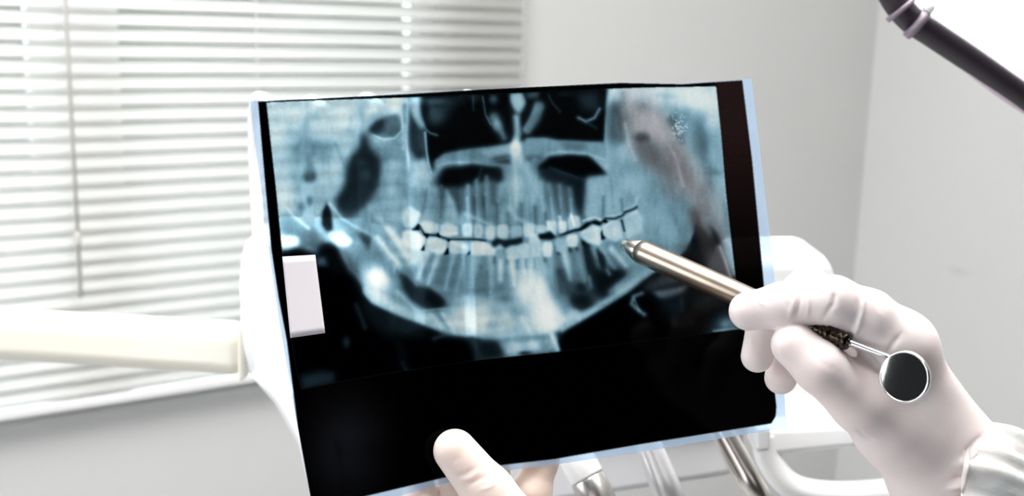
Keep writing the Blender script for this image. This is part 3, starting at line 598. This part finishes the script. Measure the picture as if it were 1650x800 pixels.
def build_film():
    img, rad = film_colour(); gain = 1+(FILM_GAIN-1)*rad
    NU, NV = 720, 580
    u = np.linspace(0, 1, NU+1); v = np.linspace(0, 1, NV+1)
    T, B, L, R = along(E_T, u), along(E_B, u), along(E_L, v), along(E_R, v)
    U, V = np.meshgrid(u, v); U = U[..., None]; V = V[..., None]
    S = (1-V)*T[None]+V*B[None]+(1-U)*L[:, None]+U*R[:, None]-((1-U)*(1-V)*T[0]+U*(1-V)*T[-1]+(1-U)*V*B[0]+U*V*B[-1])
    px, py = S[..., 0].ravel(), S[..., 1].ravel()
    d = fdepth(px, py); q = np.stack([(px-825)/FPX*d, (400-py)/FPX*d, -d], -1)
    co = q@np.array(ROT).T+np.array(EYE)
    x = np.clip(px-PX0, 0, PW-1.01); y = np.clip(py-PY0, 0, PH-1.01); xi = x.astype(int); yi = y.astype(int); fx = (x-xi)[:, None]; fy = (y-yi)[:, None]
    c = (img[yi, xi]*(1-fx)+img[yi, xi+1]*fx)*(1-fy)+(img[yi+1, xi]*(1-fx)+img[yi+1, xi+1]*fx)*fy
    gn = gain[yi, xi]
    lin = np.where(c <= .04045, c/12.92, ((c+.055)/1.055)**2.4)
    lin = np.clip(lin*gn, 0, .97)
    idx = np.arange((NU+1)*(NV+1)).reshape(NV+1, NU+1)
    f = np.stack([idx[:-1, :-1], idx[1:, :-1], idx[1:, 1:], idx[:-1, 1:]], -1).reshape(-1, 4)
    me = bpy.data.meshes.new('dental_radiograph'); me.vertices.add(len(co)); me.vertices.foreach_set('co', co.ravel())
    me.loops.add(f.size); me.loops.foreach_set('vertex_index', f.ravel()); me.polygons.add(len(f))
    me.polygons.foreach_set('loop_start', np.arange(len(f))*4); me.polygons.foreach_set('loop_total', np.full(len(f), 4)); me.update(); me.validate()
    a = me.color_attributes.new('emulsion', 'FLOAT_COLOR', 'POINT'); a.data.foreach_set('color', np.concatenate([lin, np.ones((len(lin), 1))], 1).astype(np.float32).ravel())
    o = link('dental_radiograph', me, M['film']); me.polygons.foreach_set('use_smooth', np.ones(len(f), bool))
    tag(o, 'large blue-black panoramic dental x-ray film showing a full set of teeth', 'x-ray')
    bm = bmesh.new(); n = 12; e = [(455, 414), (508, 411), (524, 537), (468, 545)]; g = []
    for j in range(n+1):
        row = []
        for i in range(n+1):
            a_, b_ = i/n, j/n; x_ = (e[0][0]*(1-a_)+e[1][0]*a_)*(1-b_)+(e[3][0]*(1-a_)+e[2][0]*a_)*b_; y_ = (e[0][1]*(1-a_)+e[1][1]*a_)*(1-b_)+(e[3][1]*(1-a_)+e[2][1]*a_)*b_
            row.append(bm.verts.new(F(x_, y_, .0006)))
        g.append(row)
    for j in range(n):
        for i in range(n): bm.faces.new((g[j][i], g[j+1][i], g[j+1][i+1], g[j][i+1]))
    l = obj('paper_label', bm, M['paper'], o, smooth=True); l['label'] = 'blank white paper label on the film'
    s = l.modifiers.new('thickness', 'SOLIDIFY'); s.thickness = .0003
    return o
FILM_GAIN = np.array([1.40, 1.32, 1.26])
build_film()
# ---------------------------------------------------------------- dental mirror held like a pen
ma, mb = P(1003, 393, float(fdepth(1003, 393))-.003), P(1428, 579, .471)
MA = (mb-ma).normalized(); ML = (mb-ma).length
def ax(px):                                         # distance along the instrument where it crosses column px
    lo, hi = 0, ML*1.2
    for _ in range(40):
        m_ = (lo+hi)/2; q = ROT.transposed()@(ma+MA*m_-EYE)
        if 825+FPX*q.x/-q.z < px: lo = m_
        else: hi = m_
    return lo
dm = thing('dental_mirror', 'steel dental mouth mirror held like a pen, pointing at a molar on the x-ray', 'dental mirror', ma)
bm = bmesh.new(); t1 = ax(1031)
lathe(bm, ma, mb, [(0, 0), (.0002, .0018), (.0008, .0026), (t1*.5, .0044), (t1-.0006, .0057), (t1, .0056)], 48); o = obj('handle_tip', bm, M['tip_steel'], dm, smooth=True)
bm = bmesh.new(); te = ax(1262)
lathe(bm, ma, mb, [(t1, .0052), (t1+.0004, .0061), (t1+.004, .0062), (te-.03, .0058), (te-.004, .0051), (te, .0046)], 48); obj('handle', bm, M['steel_warm'], dm, smooth=True)
bm = bmesh.new(); tg = ax(1368); pr = [(te, .0046)]; k = 12
for i in range(k):
    f0 = te+(tg-te)*(i+.15)/k; f1 = te+(tg-te)*(i+.55)/k; f2 = te+(tg-te)*(i+.95)/k
    r0 = .0050-.0016*(i/k)
    if i in (8, 11): r0 += .0006
    pr += [(f0, r0-.0008), (f0+.0002, r0), (f1, r0), (f2, r0-.0008)]
pr += [(tg, .0024)]; lathe(bm, ma, mb, pr, 48); obj('knurled_grip', bm, M['dark_steel'], dm, smooth=True)
bm = bmesh.new(); mcn = P(1457, 608, .468); rim_r = .0112
mN = (EYE-mcn).normalized()
ex = ROT@Vector((1, 0, 0)); ey = ROT@Vector((0, 1, 0))
mN = (mN-ex*.632+ey*.02).normalized()
u_ = (ey-mN*ey.dot(mN)).normalized(); w_ = u_.cross(mN).normalized()
toN = (mb-mcn); toN = (toN-mN*toN.dot(mN)).normalized(); back = mcn-mN*.0018
jr_ = back+toN*(rim_r*.93)
sh0 = ma+MA*(tg-.001); lathe(bm, sh0, jr_, [(0, .0021), (.003, .0014), ((jr_-sh0).length-.001, .0011), ((jr_-sh0).length, .0014)], 24); obj('shank', bm, M['chrome'], dm, smooth=True)
def disc(bm, prof, n=72):
    rings = []
    for off, r in prof: rings.append([bm.verts.new(mcn+mN*off+(u_*math.cos(2*math.pi*k/n)+w_*math.sin(2*math.pi*k/n))*r) for k in range(n)])
    for i in range(len(rings)-1):
        for k in range(n): bm.faces.new((rings[i][k], rings[i][(k+1) % n], rings[i+1][(k+1) % n], rings[i+1][k]))
    return rings
bm = bmesh.new(); rg = disc(bm, [(-.0030, .004), (-.0028, .0095), (-.0018, rim_r-.0002), (-.0004, rim_r), (.0004, rim_r-.0003), (.0005, rim_r-.0009), (.0001, rim_r-.0010)]); bm.faces.new(rg[0])
mh = obj('mirror_head', bm, M['chrome'], dm, smooth=True)
bm = bmesh.new(); rg = disc(bm, [(.0001, rim_r-.0010), (.0001, .0003)]); bm.faces.new(rg[-1]); obj('mirror_glass', bm, M['mirror'], mh)
# ---------------------------------------------------------------- hands: one continuous surface each, from a distance field
def smin(a, b, k):
    h = np.clip(.5+.5*(b-a)/k, 0, 1); return b*(1-h)+a*h-k*h*(1-h)
def seg(G, a, b, ra, rb):
    ab = b-a; L = float(ab@ab)+1e-12
    t = np.clip(((G[0]-a[0])*ab[0]+(G[1]-a[1])*ab[1]+(G[2]-a[2])*ab[2])/L, 0, 1)
    return np.sqrt((G[0]-a[0]-t*ab[0])**2+(G[1]-a[1]-t*ab[1])**2+(G[2]-a[2]-t*ab[2])**2)-(ra+(rb-ra)*t)
def J(px, py, d, rpx): return (np.array(P(px, py, d), np.float32), rpx*d/FPX)
def chain(G, js, k=.004):
    f = None
    for i in range(len(js)-1):
        s = seg(G, js[i][0], js[i+1][0], js[i][1], js[i+1][1]); f = s if f is None else smin(f, s, k)
    return f
def surface_nets(f, org, h):
    ins = f < 0; nx, ny, nz = f.shape
    occ = np.zeros((nx-1, ny-1, nz-1), np.int8)
    for i in (0, 1):
        for j in (0, 1):
            for k in (0, 1): occ += ins[i:nx-1+i, j:ny-1+j, k:nz-1+k]
    act = (occ > 0) & (occ < 8); cid = np.full(act.shape, -1, np.int64); ci = np.argwhere(act); cid[act] = np.arange(len(ci))
    acc = np.zeros((len(ci), 3)); cnt = np.zeros(len(ci))
    cr = [(i, j, k) for i in (0, 1) for j in (0, 1) for k in (0, 1)]
    for a in cr:
        for ax_ in range(3):
            if a[ax_]: continue
            b = list(a); b[ax_] = 1
            fa = f[ci[:, 0]+a[0], ci[:, 1]+a[1], ci[:, 2]+a[2]]; fb = f[ci[:, 0]+b[0], ci[:, 1]+b[1], ci[:, 2]+b[2]]
            m = (fa < 0) != (fb < 0); t = np.where(m, fa/np.where(fa-fb == 0, 1, fa-fb), 0)
            p = np.zeros((len(ci), 3)); p += a; p[:, ax_] = t
            acc[m] += p[m]; cnt[m] += 1
    V = org+h*(ci+acc/cnt[:, None]); faces = []
    for ax_ in range(3):
        sl0 = [slice(None)]*3; sl1 = [slice(None)]*3; sl0[ax_] = slice(0, -1); sl1[ax_] = slice(1, None)
        a, b = ins[tuple(sl0)], ins[tuple(sl1)]; e = np.argwhere(a != b); o1, o2 = (ax_+1) % 3, (ax_+2) % 3
        e = e[(e[:, o1] > 0) & (e[:, o2] > 0) & (e[:, o1] < f.shape[o1]-1) & (e[:, o2] < f.shape[o2]-1)]
        def at_(d1, d2):
            q = e.copy(); q[:, o1] += d1; q[:, o2] += d2; return cid[q[:, 0], q[:, 1], q[:, 2]]
        quad = np.stack([at_(-1, -1), at_(0, -1), at_(0, 0), at_(-1, 0)], -1)
        flip = ~a[e[:, 0], e[:, 1], e[:, 2]]; quad[flip] = quad[flip][:, ::-1]; faces.append(quad)
    return V, np.concatenate(faces)
def hand_mesh(name, palm, fingers, m, h, kp=.009, creases=(), lumps=()):
    pts = np.array([j[0] for c in palm+[f[0] for f in fingers] for j in c]); r = max(j[1] for c in palm for j in c)+.006
    lo = pts.min(0)-r; hi = pts.max(0)+r; n = np.ceil((hi-lo)/h).astype(int)+1
    G = [(lo[i]+h*np.arange(n[i])).astype(np.float32).reshape([-1 if i == k else 1 for k in range(3)]) for i in range(3)]
    fp = None
    for c in palm:
        s = chain(G, c, .008); fp = s if fp is None else smin(fp, s, .012)
    f = fp
    for c, k in fingers: f = np.minimum(f, smin(fp, chain(G, c), k))
    V, Q = surface_nets(f.astype(np.float32), lo, h)
    for _ in range(2):                               # light relaxation
        acc = np.zeros_like(V); c = np.zeros(len(V))
        for i in range(4):
            a, b = Q[:, i], Q[:, (i+1) % 4]
            np.add.at(acc, a, V[b]); np.add.at(c, a, 1)
        V = V*.5+.5*acc/np.maximum(c, 1)[:, None]
    me = bpy.data.meshes.new(name); me.vertices.add(len(V)); me.vertices.foreach_set('co', V.ravel())
    me.loops.add(Q.size); me.loops.foreach_set('vertex_index', Q.ravel()); me.polygons.add(len(Q))
    me.polygons.foreach_set('loop_start', np.arange(len(Q))*4); me.polygons.foreach_set('loop_total', np.full(len(Q), 4)); me.update(); me.validate()
    N = np.zeros(len(V)*3, np.float32); me.vertex_normals.foreach_get('vector', N); N = N.reshape(-1, 3)
    q = (V-np.array(EYE))@np.array(ROT); X = 825+FPX*q[:, 0]/-q[:, 2]; Y = 400-FPX*q[:, 1]/-q[:, 2]
    view = (np.array(EYE)-V); view /= np.linalg.norm(view, axis=1)[:, None]; face = np.clip((N*view).sum(1)*2, 0, 1)
    D = np.zeros(len(V))
    for cpts, w, amp in creases:                     # folds of the latex: grooves (-) and raised folds (+)
        dd = np.full(len(V), 1e9); cp = np.array(cpts, float); tt = np.zeros(len(V))
        for i in range(len(cp)-1):
            ab = cp[i+1]-cp[i]; t = np.clip(((X-cp[i, 0])*ab[0]+(Y-cp[i, 1])*ab[1])/(ab@ab), 0, 1)
            dn = np.hypot(X-cp[i, 0]-t*ab[0], Y-cp[i, 1]-t*ab[1]); tt = np.where(dn < dd, (i+t)/(len(cp)-1), tt); dd = np.minimum(dd, dn)
        D += amp*np.exp(-(dd/w)**2)*np.clip(np.sin(np.pi*np.clip(tt, .06, .94))*1.6, 0, 1)*face
    V = V+N*D[:, None]; me.vertices.foreach_set('co', V.ravel()); me.update()
    o = link(name, me, m); me.polygons.foreach_set('use_smooth', np.ones(len(Q), bool)); return o
WR = J(1532, 762, .524, 81)
iM, mM, rM, pM = J(1449, 560, .498, 49), J(1440, 564, .522, 47), J(1424, 575, .543, 44), J(1412, 592, .562, 38)
palm = [[WR, iM], [WR, mM], [WR, rM], [J(1532, 766, .537, 76), pM], [J(1508, 742, .516, 74), J(1446, 690, .509, 60)], [WR, J(1740, 945, .560, 88)], [iM, mM], [mM, rM], [rM, pM]]
fing = [([iM, J(1398, 513, .493, 45), J(1343, 485, .490, 38.5), J(1262, 493, .498, 36), J(1206, 502, .504, 31.5)], .008),
        ([mM, J(1303, 470, .520, 37), J(1234, 516, .522, 29), J(1220, 575, .518, 26)], .006),
        ([rM, J(1318, 505, .542, 35), J(1268, 562, .536, 28), J(1258, 610, .530, 26)], .006),
        ([pM, J(1352, 566, .560, 32), J(1345, 606, .548, 25), J(1362, 622, .545, 24)], .006),
        ([J(1446, 690, .510, 60), J(1388, 648, .497, 49), J(1322, 592, .489, 41), J(1280, 556, .493, 37)], .012)]
cre = [([(1262, 470), (1264, 486), (1272, 500)], 3, -.0005), ([(1284, 462), (1281, 480), (1276, 498), (1270, 516)], 3, .0005), ([(1292, 466), (1289, 490), (1282, 514)], 3, -.0006),
       ([(1304, 470), (1302, 500), (1300, 512)], 3, .0004), ([(1345, 470), (1343, 490), (1326, 514)], 4, -.0009), ([(1338, 450), (1342, 475)], 5, .0003),
       ([(1392, 470), (1390, 500), (1382, 530), (1370, 552)], 3.2, .0010), ([(1383, 475), (1382, 505), (1372, 530)], 4, -.0005), ([(1400, 475), (1412, 500), (1420, 515)], 5, .0004),
       ([(1452, 538), (1438, 556), (1424, 574)], 4, -.0008), ([(1205, 474), (1212, 484), (1215, 494)], 2.5, .0004), ([(1213, 472), (1222, 484), (1232, 494)], 2.5, .0005), ([(1200, 484), (1206, 492)], 2.5, .0003),
       ([(1300, 562), (1330, 590), (1352, 600)], 5, -.0002), ([(1380, 690), (1392, 704), (1408, 712)], 3, -.0004), ([(1550, 735), (1570, 715), (1585, 700)], 5, -.0007), ([(1540, 752), (1566, 740), (1590, 715)], 5, .0007),
       ([(1530, 775), (1560, 765), (1580, 745)], 5, -.0008), ([(1524, 790), (1550, 785), (1572, 770)], 4, .0009), ([(1252, 545), (1258, 570), (1266, 585)], 4, .0003),
       ([(1208, 540), (1212, 560)], 4, .0003), ([(1245, 575), (1256, 590), (1262, 600)], 4, .0003), ([(1430, 620), (1470, 640)], 10, .0002), ([(1376, 557), (1396, 576), (1416, 596), (1442, 606)], 5, -.0030)]
hand = hand_mesh('gloved_hand', palm, fing, M['glove'], .00085, creases=cre)
tag(hand, 'white gloved hand gripping the dental mirror between thumb and index finger', 'hand')
# cuff: a wide crumpled sleeve of latex round the wrist
def cuff(parent, path, radii, seed, m):
    bm = bmesh.new(); pts = spline([Vector(p) for p in path], 10); n = 120; rr = np.interp(np.linspace(0, 1, len(pts)), np.linspace(0, 1, len(radii)), radii); rnd = random.Random(seed)
    ph = [rnd.uniform(0, 6.28) for _ in range(8)]; rings = []; px = None
    for i, p in enumerate(pts):
        d = (pts[min(i+1, len(pts)-1)]-pts[max(i-1, 0)]).normalized()
        if px is None: x, y = frame_of(d)
        else: x = (px-d*px.dot(d)).normalized(); y = d.cross(x)
        px = x; s = i/(len(pts)-1); ring = []
        for k in range(n):
            a = 2*math.pi*k/n
            w = (math.sin(9*a+ph[0]+s*2.5)+.8*math.sin(14*a+ph[1]-s*3)+.5*math.sin(23*a+ph[2]+s*5)+.6*abs(math.sin(5*a+ph[3]+s*2)))*.0017*min(1, .25+s*2.2)+.0012*math.sin(s*26+2*math.sin(3*a+ph[4]))*(1-s)
            ring.append(bm.verts.new(p+(x*math.cos(a)+y*math.sin(a))*(rr[i]+w)))
        rings.append(ring)
    for i in range(len(rings)-1):
        for k in range(n): bm.faces.new((rings[i][k], rings[i][(k+1) % n], rings[i+1][(k+1) % n], rings[i+1][k]))
    o = obj('glove_cuff', bm, m, parent, smooth=True); s = o.modifiers.new('thickness', 'SOLIDIFY'); s.thickness = .0004; return o
cuff(hand, [P(1516, 772, .520), P(1565, 786, .520), P(1650, 838, .532), P(1730, 915, .545)], [.0310, .0318, .035, .040], 3, M['cuff'])['label'] = 'crumpled cuff of the glove'
def fd(px, py): return float(fdepth(px, py))
def JB(px, py, r): d = fd(px, py); return J(px, py, d+r*d/FPX+.0015, r)
aM, bM, cM, dM = J(842, 955, .560, 40), J(788, 950, .562, 40), J(738, 960, .560, 38), J(690, 985, .556, 34)
w2 = J(830, 1220, .560, 82)
palm2 = [[w2, aM], [w2, bM], [w2, cM], [w2, dM], [w2, J(900, 1560, .60, 96)], [J(860, 1120, .545, 70), J(915, 1010, .525, 60)], [aM, bM], [bM, cM], [cM, dM]]
def JF(px, py, r): d = fd(px, py); return J(px, py, d-r*d/FPX-.0005, r)
fing2 = [([aM, J(846, 860, .566, 34), JB(856, 795, 31), JB(873, 745, 25), JB(890, 690, 22)], .006), ([bM, J(792, 850, .566, 31), JB(797, 775, 24), JB(798, 705, 22)], .006),
         ([cM, J(738, 870, .560, 30), JB(732, 800, 25), JB(728, 735, 22)], .006), ([dM, J(686, 890, .552, 28), JB(680, 812, 28), JB(670, 755, 22)], .006),
         ([J(915, 1010, .522, 60), J(872, 900, .512, 50), JF(786, 793, 41), JF(733, 727, 35)], .012)]
cre2 = [([(735, 768), (750, 765), (768, 752)], 3, -.0004), ([(742, 776), (760, 770), (776, 758)], 3, .0003), ([(750, 785), (775, 772), (788, 765)], 3, -.0004), ([(770, 792), (790, 785), (800, 776)], 3, .0004), ([(730, 745), (745, 735)], 3, -.0002)]
hand2 = hand_mesh('gloved_hand', palm2, fing2, M['glove2'], .001, creases=cre2)
tag(hand2, 'gloved hand with its thumb pressed on the bottom edge of the x-ray', 'hand')
cuff(hand2, [P(838, 1255, .563), P(850, 1320, .57), P(865, 1400, .58)], [.029, .031, .034], 7, M['cuff'])
# ---------------------------------------------------------------- delivery unit behind the film
AW = (ROT@Vector((0, 0, -1))); AW.z = 0; AW.normalize()
def plate(name, outline, d, depth, m, parent, bevel, dl=0, label=None):
    """outline seen from the camera's side at distance d, real thickness 'depth' going away"""
    fr = [P(x, y, d+dl*(x-870)/500) for x, y in outline]; bk = [p+AW*depth for p in fr]
    bm = bmesh.new(); prism(bm, fr, bk); o = obj(name, bm, m, parent, bevel=bevel, seg=5, angle=.9)
    if label: o['label'] = label
    return o
du = thing('dental_delivery_unit', 'white dental instrument console standing behind the x-ray film', 'dental unit', P(870, 700, .95))
DU = .86
plate('console_body', [(398, 608), (388, 570), (382, 520), (380, 460), (383, 420), (391, 394), (404, 382), (424, 377), (560, 381), (590, 392), (606, 430), (620, 600), (700, 650), (1080, 650), (1150, 600), (1168, 470), (1180, 420), (1205, 414), (1240, 413), (1318, 412), (1334, 417), (1346, 434), (1356, 466), (1366, 530), (1375, 620), (1378, 692),
       (1200, 700), (900, 712), (560, 730), (505, 725), (478, 690), (440, 645)], DU, .09, M['plastic'], du, .012)
plate('side_shell', [(398, 604), (440, 622), (520, 640), (560, 900), (515, 860), (497, 790), (478, 718), (440, 652)], DU-.012, .10, M['plastic'], du, .006)
plate('instrument_rest', [(520, 700), (1188, 690), (1200, 700), (1202, 745), (1192, 764), (1170, 772), (1000, 798), (880, 816), (540, 860), (520, 840)], DU+.01, .07, M['plastic_grey'], du, .008)
plate('tray_frame', [(1215, 690), (1430, 680), (1440, 712), (1400, 722), (1245, 738), (1215, 736)], DU-.02, .09, M['plastic'], du, .006)
plate('bracket', [(1218, 690), (1242, 690), (1242, 728), (1218, 730)], DU-.03, .03, M['plastic_grey'], du, .003)
bm = bmesh.new(); tube(bm, spline([P(1232, 700, DU-.01), P(1240, 742, DU-.01), P(1275, 783, DU-.01), P(1340, 797, DU-.01), P(1440, 792, DU-.005), P(1530, 780, DU), P(1575, 740, DU+.01), P(1570, 690, DU+.02)], 8), .0115, 20, flat=.9)
obj('tray_handle', bm, M['plastic'], du, smooth=True)
for i, (x, y) in enumerate(((414, 158), (497, 163), (587, 159), (668, 166), (750, 155))):
    bm = bmesh.new(); b0 = P(x+16, 560 if x < 600 else 690, DU+.045)
    tube(bm, spline([b0, P(x+2, 380, DU+.05), P(x-5, 215, DU+.045), P(x-2, y+6, DU+.035), P(x+8, y, DU+.03), P(x+24, y+12, DU+.01)], 8), .0046, 14)
    wa = obj('whip_arm', bm, M['plastic'], du, smooth=True)
hs = M['plastic_grey']
steel_lbl = ('leftmost of the three handpieces below the film, white sleeve above a steel collar', 'middle of the three handpieces below the film, slim and silvery white', 'rightmost of the three handpieces below the film, bare warm-toned steel')
for i, (x0, y0, x1, y1, d, rp, w) in enumerate(((903, 690, 1030, 930, .76, 29, 0), (1033, 690, 1125, 910, .77, 24, 1), (1150, 672, 1285, 915, .75, 22, 2))):
    a, b = P(x0, y0, d+.02), P(x1, y1, d); L_ = (b-a).length; r = rp*d/FPX
    t = thing('dental_handpiece', steel_lbl[i], 'handpiece', b, 'handpieces hanging on the console')
    def sect(n_, f0, f1, prof, m_, lab=None):
        bm = bmesh.new(); lathe(bm, a, b, [(L_*(f0+(f1-f0)*q), r*s) for q, s in prof], 32); o = obj(n_, bm, m_, t, smooth=True)
        if lab: o['label'] = lab
    if w == 0:
        sect('sleeve', -.25, .34, [(0, 0), (0, .6), (.2, .8), (.7, 1), (.98, 1.02), (1, .98)], M['handpiece_white'])
        sect('grip', .34, 1, [(0, .92), (.02, 1.0), (.3, .97), (.7, .9), (.98, .85), (1, .7), (1, 0)], M['steel'], 'steel collar')
        sect('hose', 1, 2.2, [(0, .35), (1, .35)], M['plastic_grey'])
    elif w == 1:
        sect('sleeve', -.25, .60, [(0, 0), (0, .6), (.2, .85), (.7, 1), (1, 1)], M['handpiece_satin'])
        sect('grip', .60, 1, [(0, .92), (.05, .92), (.06, 1), (.2, 1), (.22, .93), (.35, .93), (.37, 1), (.9, .95), (1, .7), (1, 0)], M['handpiece_satin'])
        sect('hose', 1, 2.2, [(0, .35), (1, .35)], M['plastic_grey'])
    else:
        sect('sleeve', -.25, .64, [(0, 0), (0, .6), (.2, .85), (.7, .95), (1, .95)], M['steel_pale'])
        sect('grip', .64, 1, [(0, .93), (.03, .98), (.5, 1.05), (.97, 1.05), (1, .7), (1, 0)], M['steel_pale'])
        sect('hose', 1, 2.2, [(0, .35), (1, .35)], M['plastic_grey'])
# cream arm on the left
sa = thing('support_arm', 'cream rounded support arm crossing in front of the window blind at left', 'equipment arm', P(200, 560, .95))
fr = [P(x, y, .90+(400-x)*.00003) for x, y in ((-1000, 456), (-260, 494), (-100, 502), (60, 512), (200, 519), (330, 527), (394, 530), (394, 614), (330, 608), (200, 600), (60, 591), (-100, 582), (-260, 574), (-1000, 536))]
bm = bmesh.new(); prism(bm, fr, [p+AW*.034 for p in fr]); obj('arm_beam', bm, M['cream'], sa, bevel=.014, seg=6, angle=.9)
plate('end_cap', [(382, 528), (393, 529), (393, 616), (383, 615)], .8985, .038, M['cream'], sa, .006)
# white edge of equipment at the far right, behind the cuff
pt = thing('equipment_cabinet', 'low white rounded equipment top behind the glove cuff at the right edge', 'cabinet', P(1650, 760, .9))
plate('cabinet_top', [(1560, 722), (1585, 708), (1603, 704), (1625, 708), (1900, 788), (1900, 860), (1560, 840)], .92, .05, M['plastic'], pt, .012)
# ---------------------------------------------------------------- operating lamp, upper right
ol = thing('operating_lamp', 'bright dental operating lamp with a dark rim at the upper right corner', 'lamp', P(1640, 60, .78))
LD = .78
rimp = [(1415, -60), (1432, -20), (1448, 8), (1470, 32), (1500, 52), (1560, 92), (1620, 134), (1680, 176), (1760, 235), (1840, 280), (1920, 270), (1980, 200), (1960, 40), (1860, -120), (1700, -240), (1560, -260), (1450, -180)]
lpts = [P(x, y, LD+.10*(x-1430)/500) for x, y in rimp]
loop = []
N_ = len(lpts)
for i in range(N_):
    a_, b_, c_, d_ = lpts[i-1], lpts[i], lpts[(i+1) % N_], lpts[(i+2) % N_]
    for k in range(6):
        t = k/6; loop.append(.5*((2*b_)+(c_-a_)*t+(2*a_-5*b_+4*c_-d_)*t*t+(3*b_-a_-3*c_+d_)*t*t*t))
bm = bmesh.new(); tube(bm, loop, .0098, 18, closed=True); obj('lamp_rim', bm, M['lamp_dark'], ol, smooth=True)
cen = sum(lpts, Vector())/N_; ndir = (EYE-cen).normalized()
bm = bmesh.new(); low = ROT@Vector((-.5, -1, 0)); low.normalize(); tube(bm, [p+ (p-cen).normalized()*.0085-ndir*.004 for p in loop], .0042, 12, closed=True); obj('lamp_lip', bm, M['lamp_lip'], ol, smooth=True)
bm = bmesh.new(); fv = [bm.verts.new(cen+(p-cen)*.985-ndir*.002) for p in loop]; cv = bm.verts.new(cen+ndir*.004)
for i in range(len(fv)): bm.faces.new((fv[i], fv[(i+1) % len(fv)], cv))
obj('light_panel', bm, M['lamp_light'], ol, smooth=True)
bm = bmesh.new(); r0 = [bm.verts.new(cen+(p-cen)*.99-ndir*.006) for p in loop]; r1 = [bm.verts.new(cen+(p-cen)*.8-ndir*.06) for p in loop]; r2 = bm.verts.new(cen-ndir*.085); n = len(loop)
for i in range(n): bm.faces.new((r0[i], r0[(i+1) % n], r1[(i+1) % n], r1[i])); bm.faces.new((r1[i], r1[(i+1) % n], r2))
obj('lamp_housing', bm, M['lamp_shell'], ol, smooth=True)
def collar(pa, pb, m_):
    bm = bmesh.new(); tube(bm, [P(*pa), P(*pb)], .0122, 16); obj('rim_clip', bm, m_, ol, smooth=True)
collar((1450, 12, LD), (1455, 18, LD), M['lamp_clip']); collar((1474, 34, LD), (1483, 41, LD), M['lamp_clip'])
bm = bmesh.new(); bmesh.ops.create_uvsphere(bm, u_segments=16, v_segments=10, radius=.0045, matrix=Matrix.Translation(P(1497, 12, LD-.008))); obj('clip_knob', bm, M['plastic'], ol, smooth=True)
bm = bmesh.new(); tube(bm, spline([cen-ndir*.07, cen-ndir*.16+Vector((0, 0, .1)), cen+Vector((.15, .1, .5)), Vector((cen.x+.3, cen.y+.1, ZC))], 8), .016, 16); obj('lamp_arm', bm, M['lamp_shell'], ol, smooth=True)
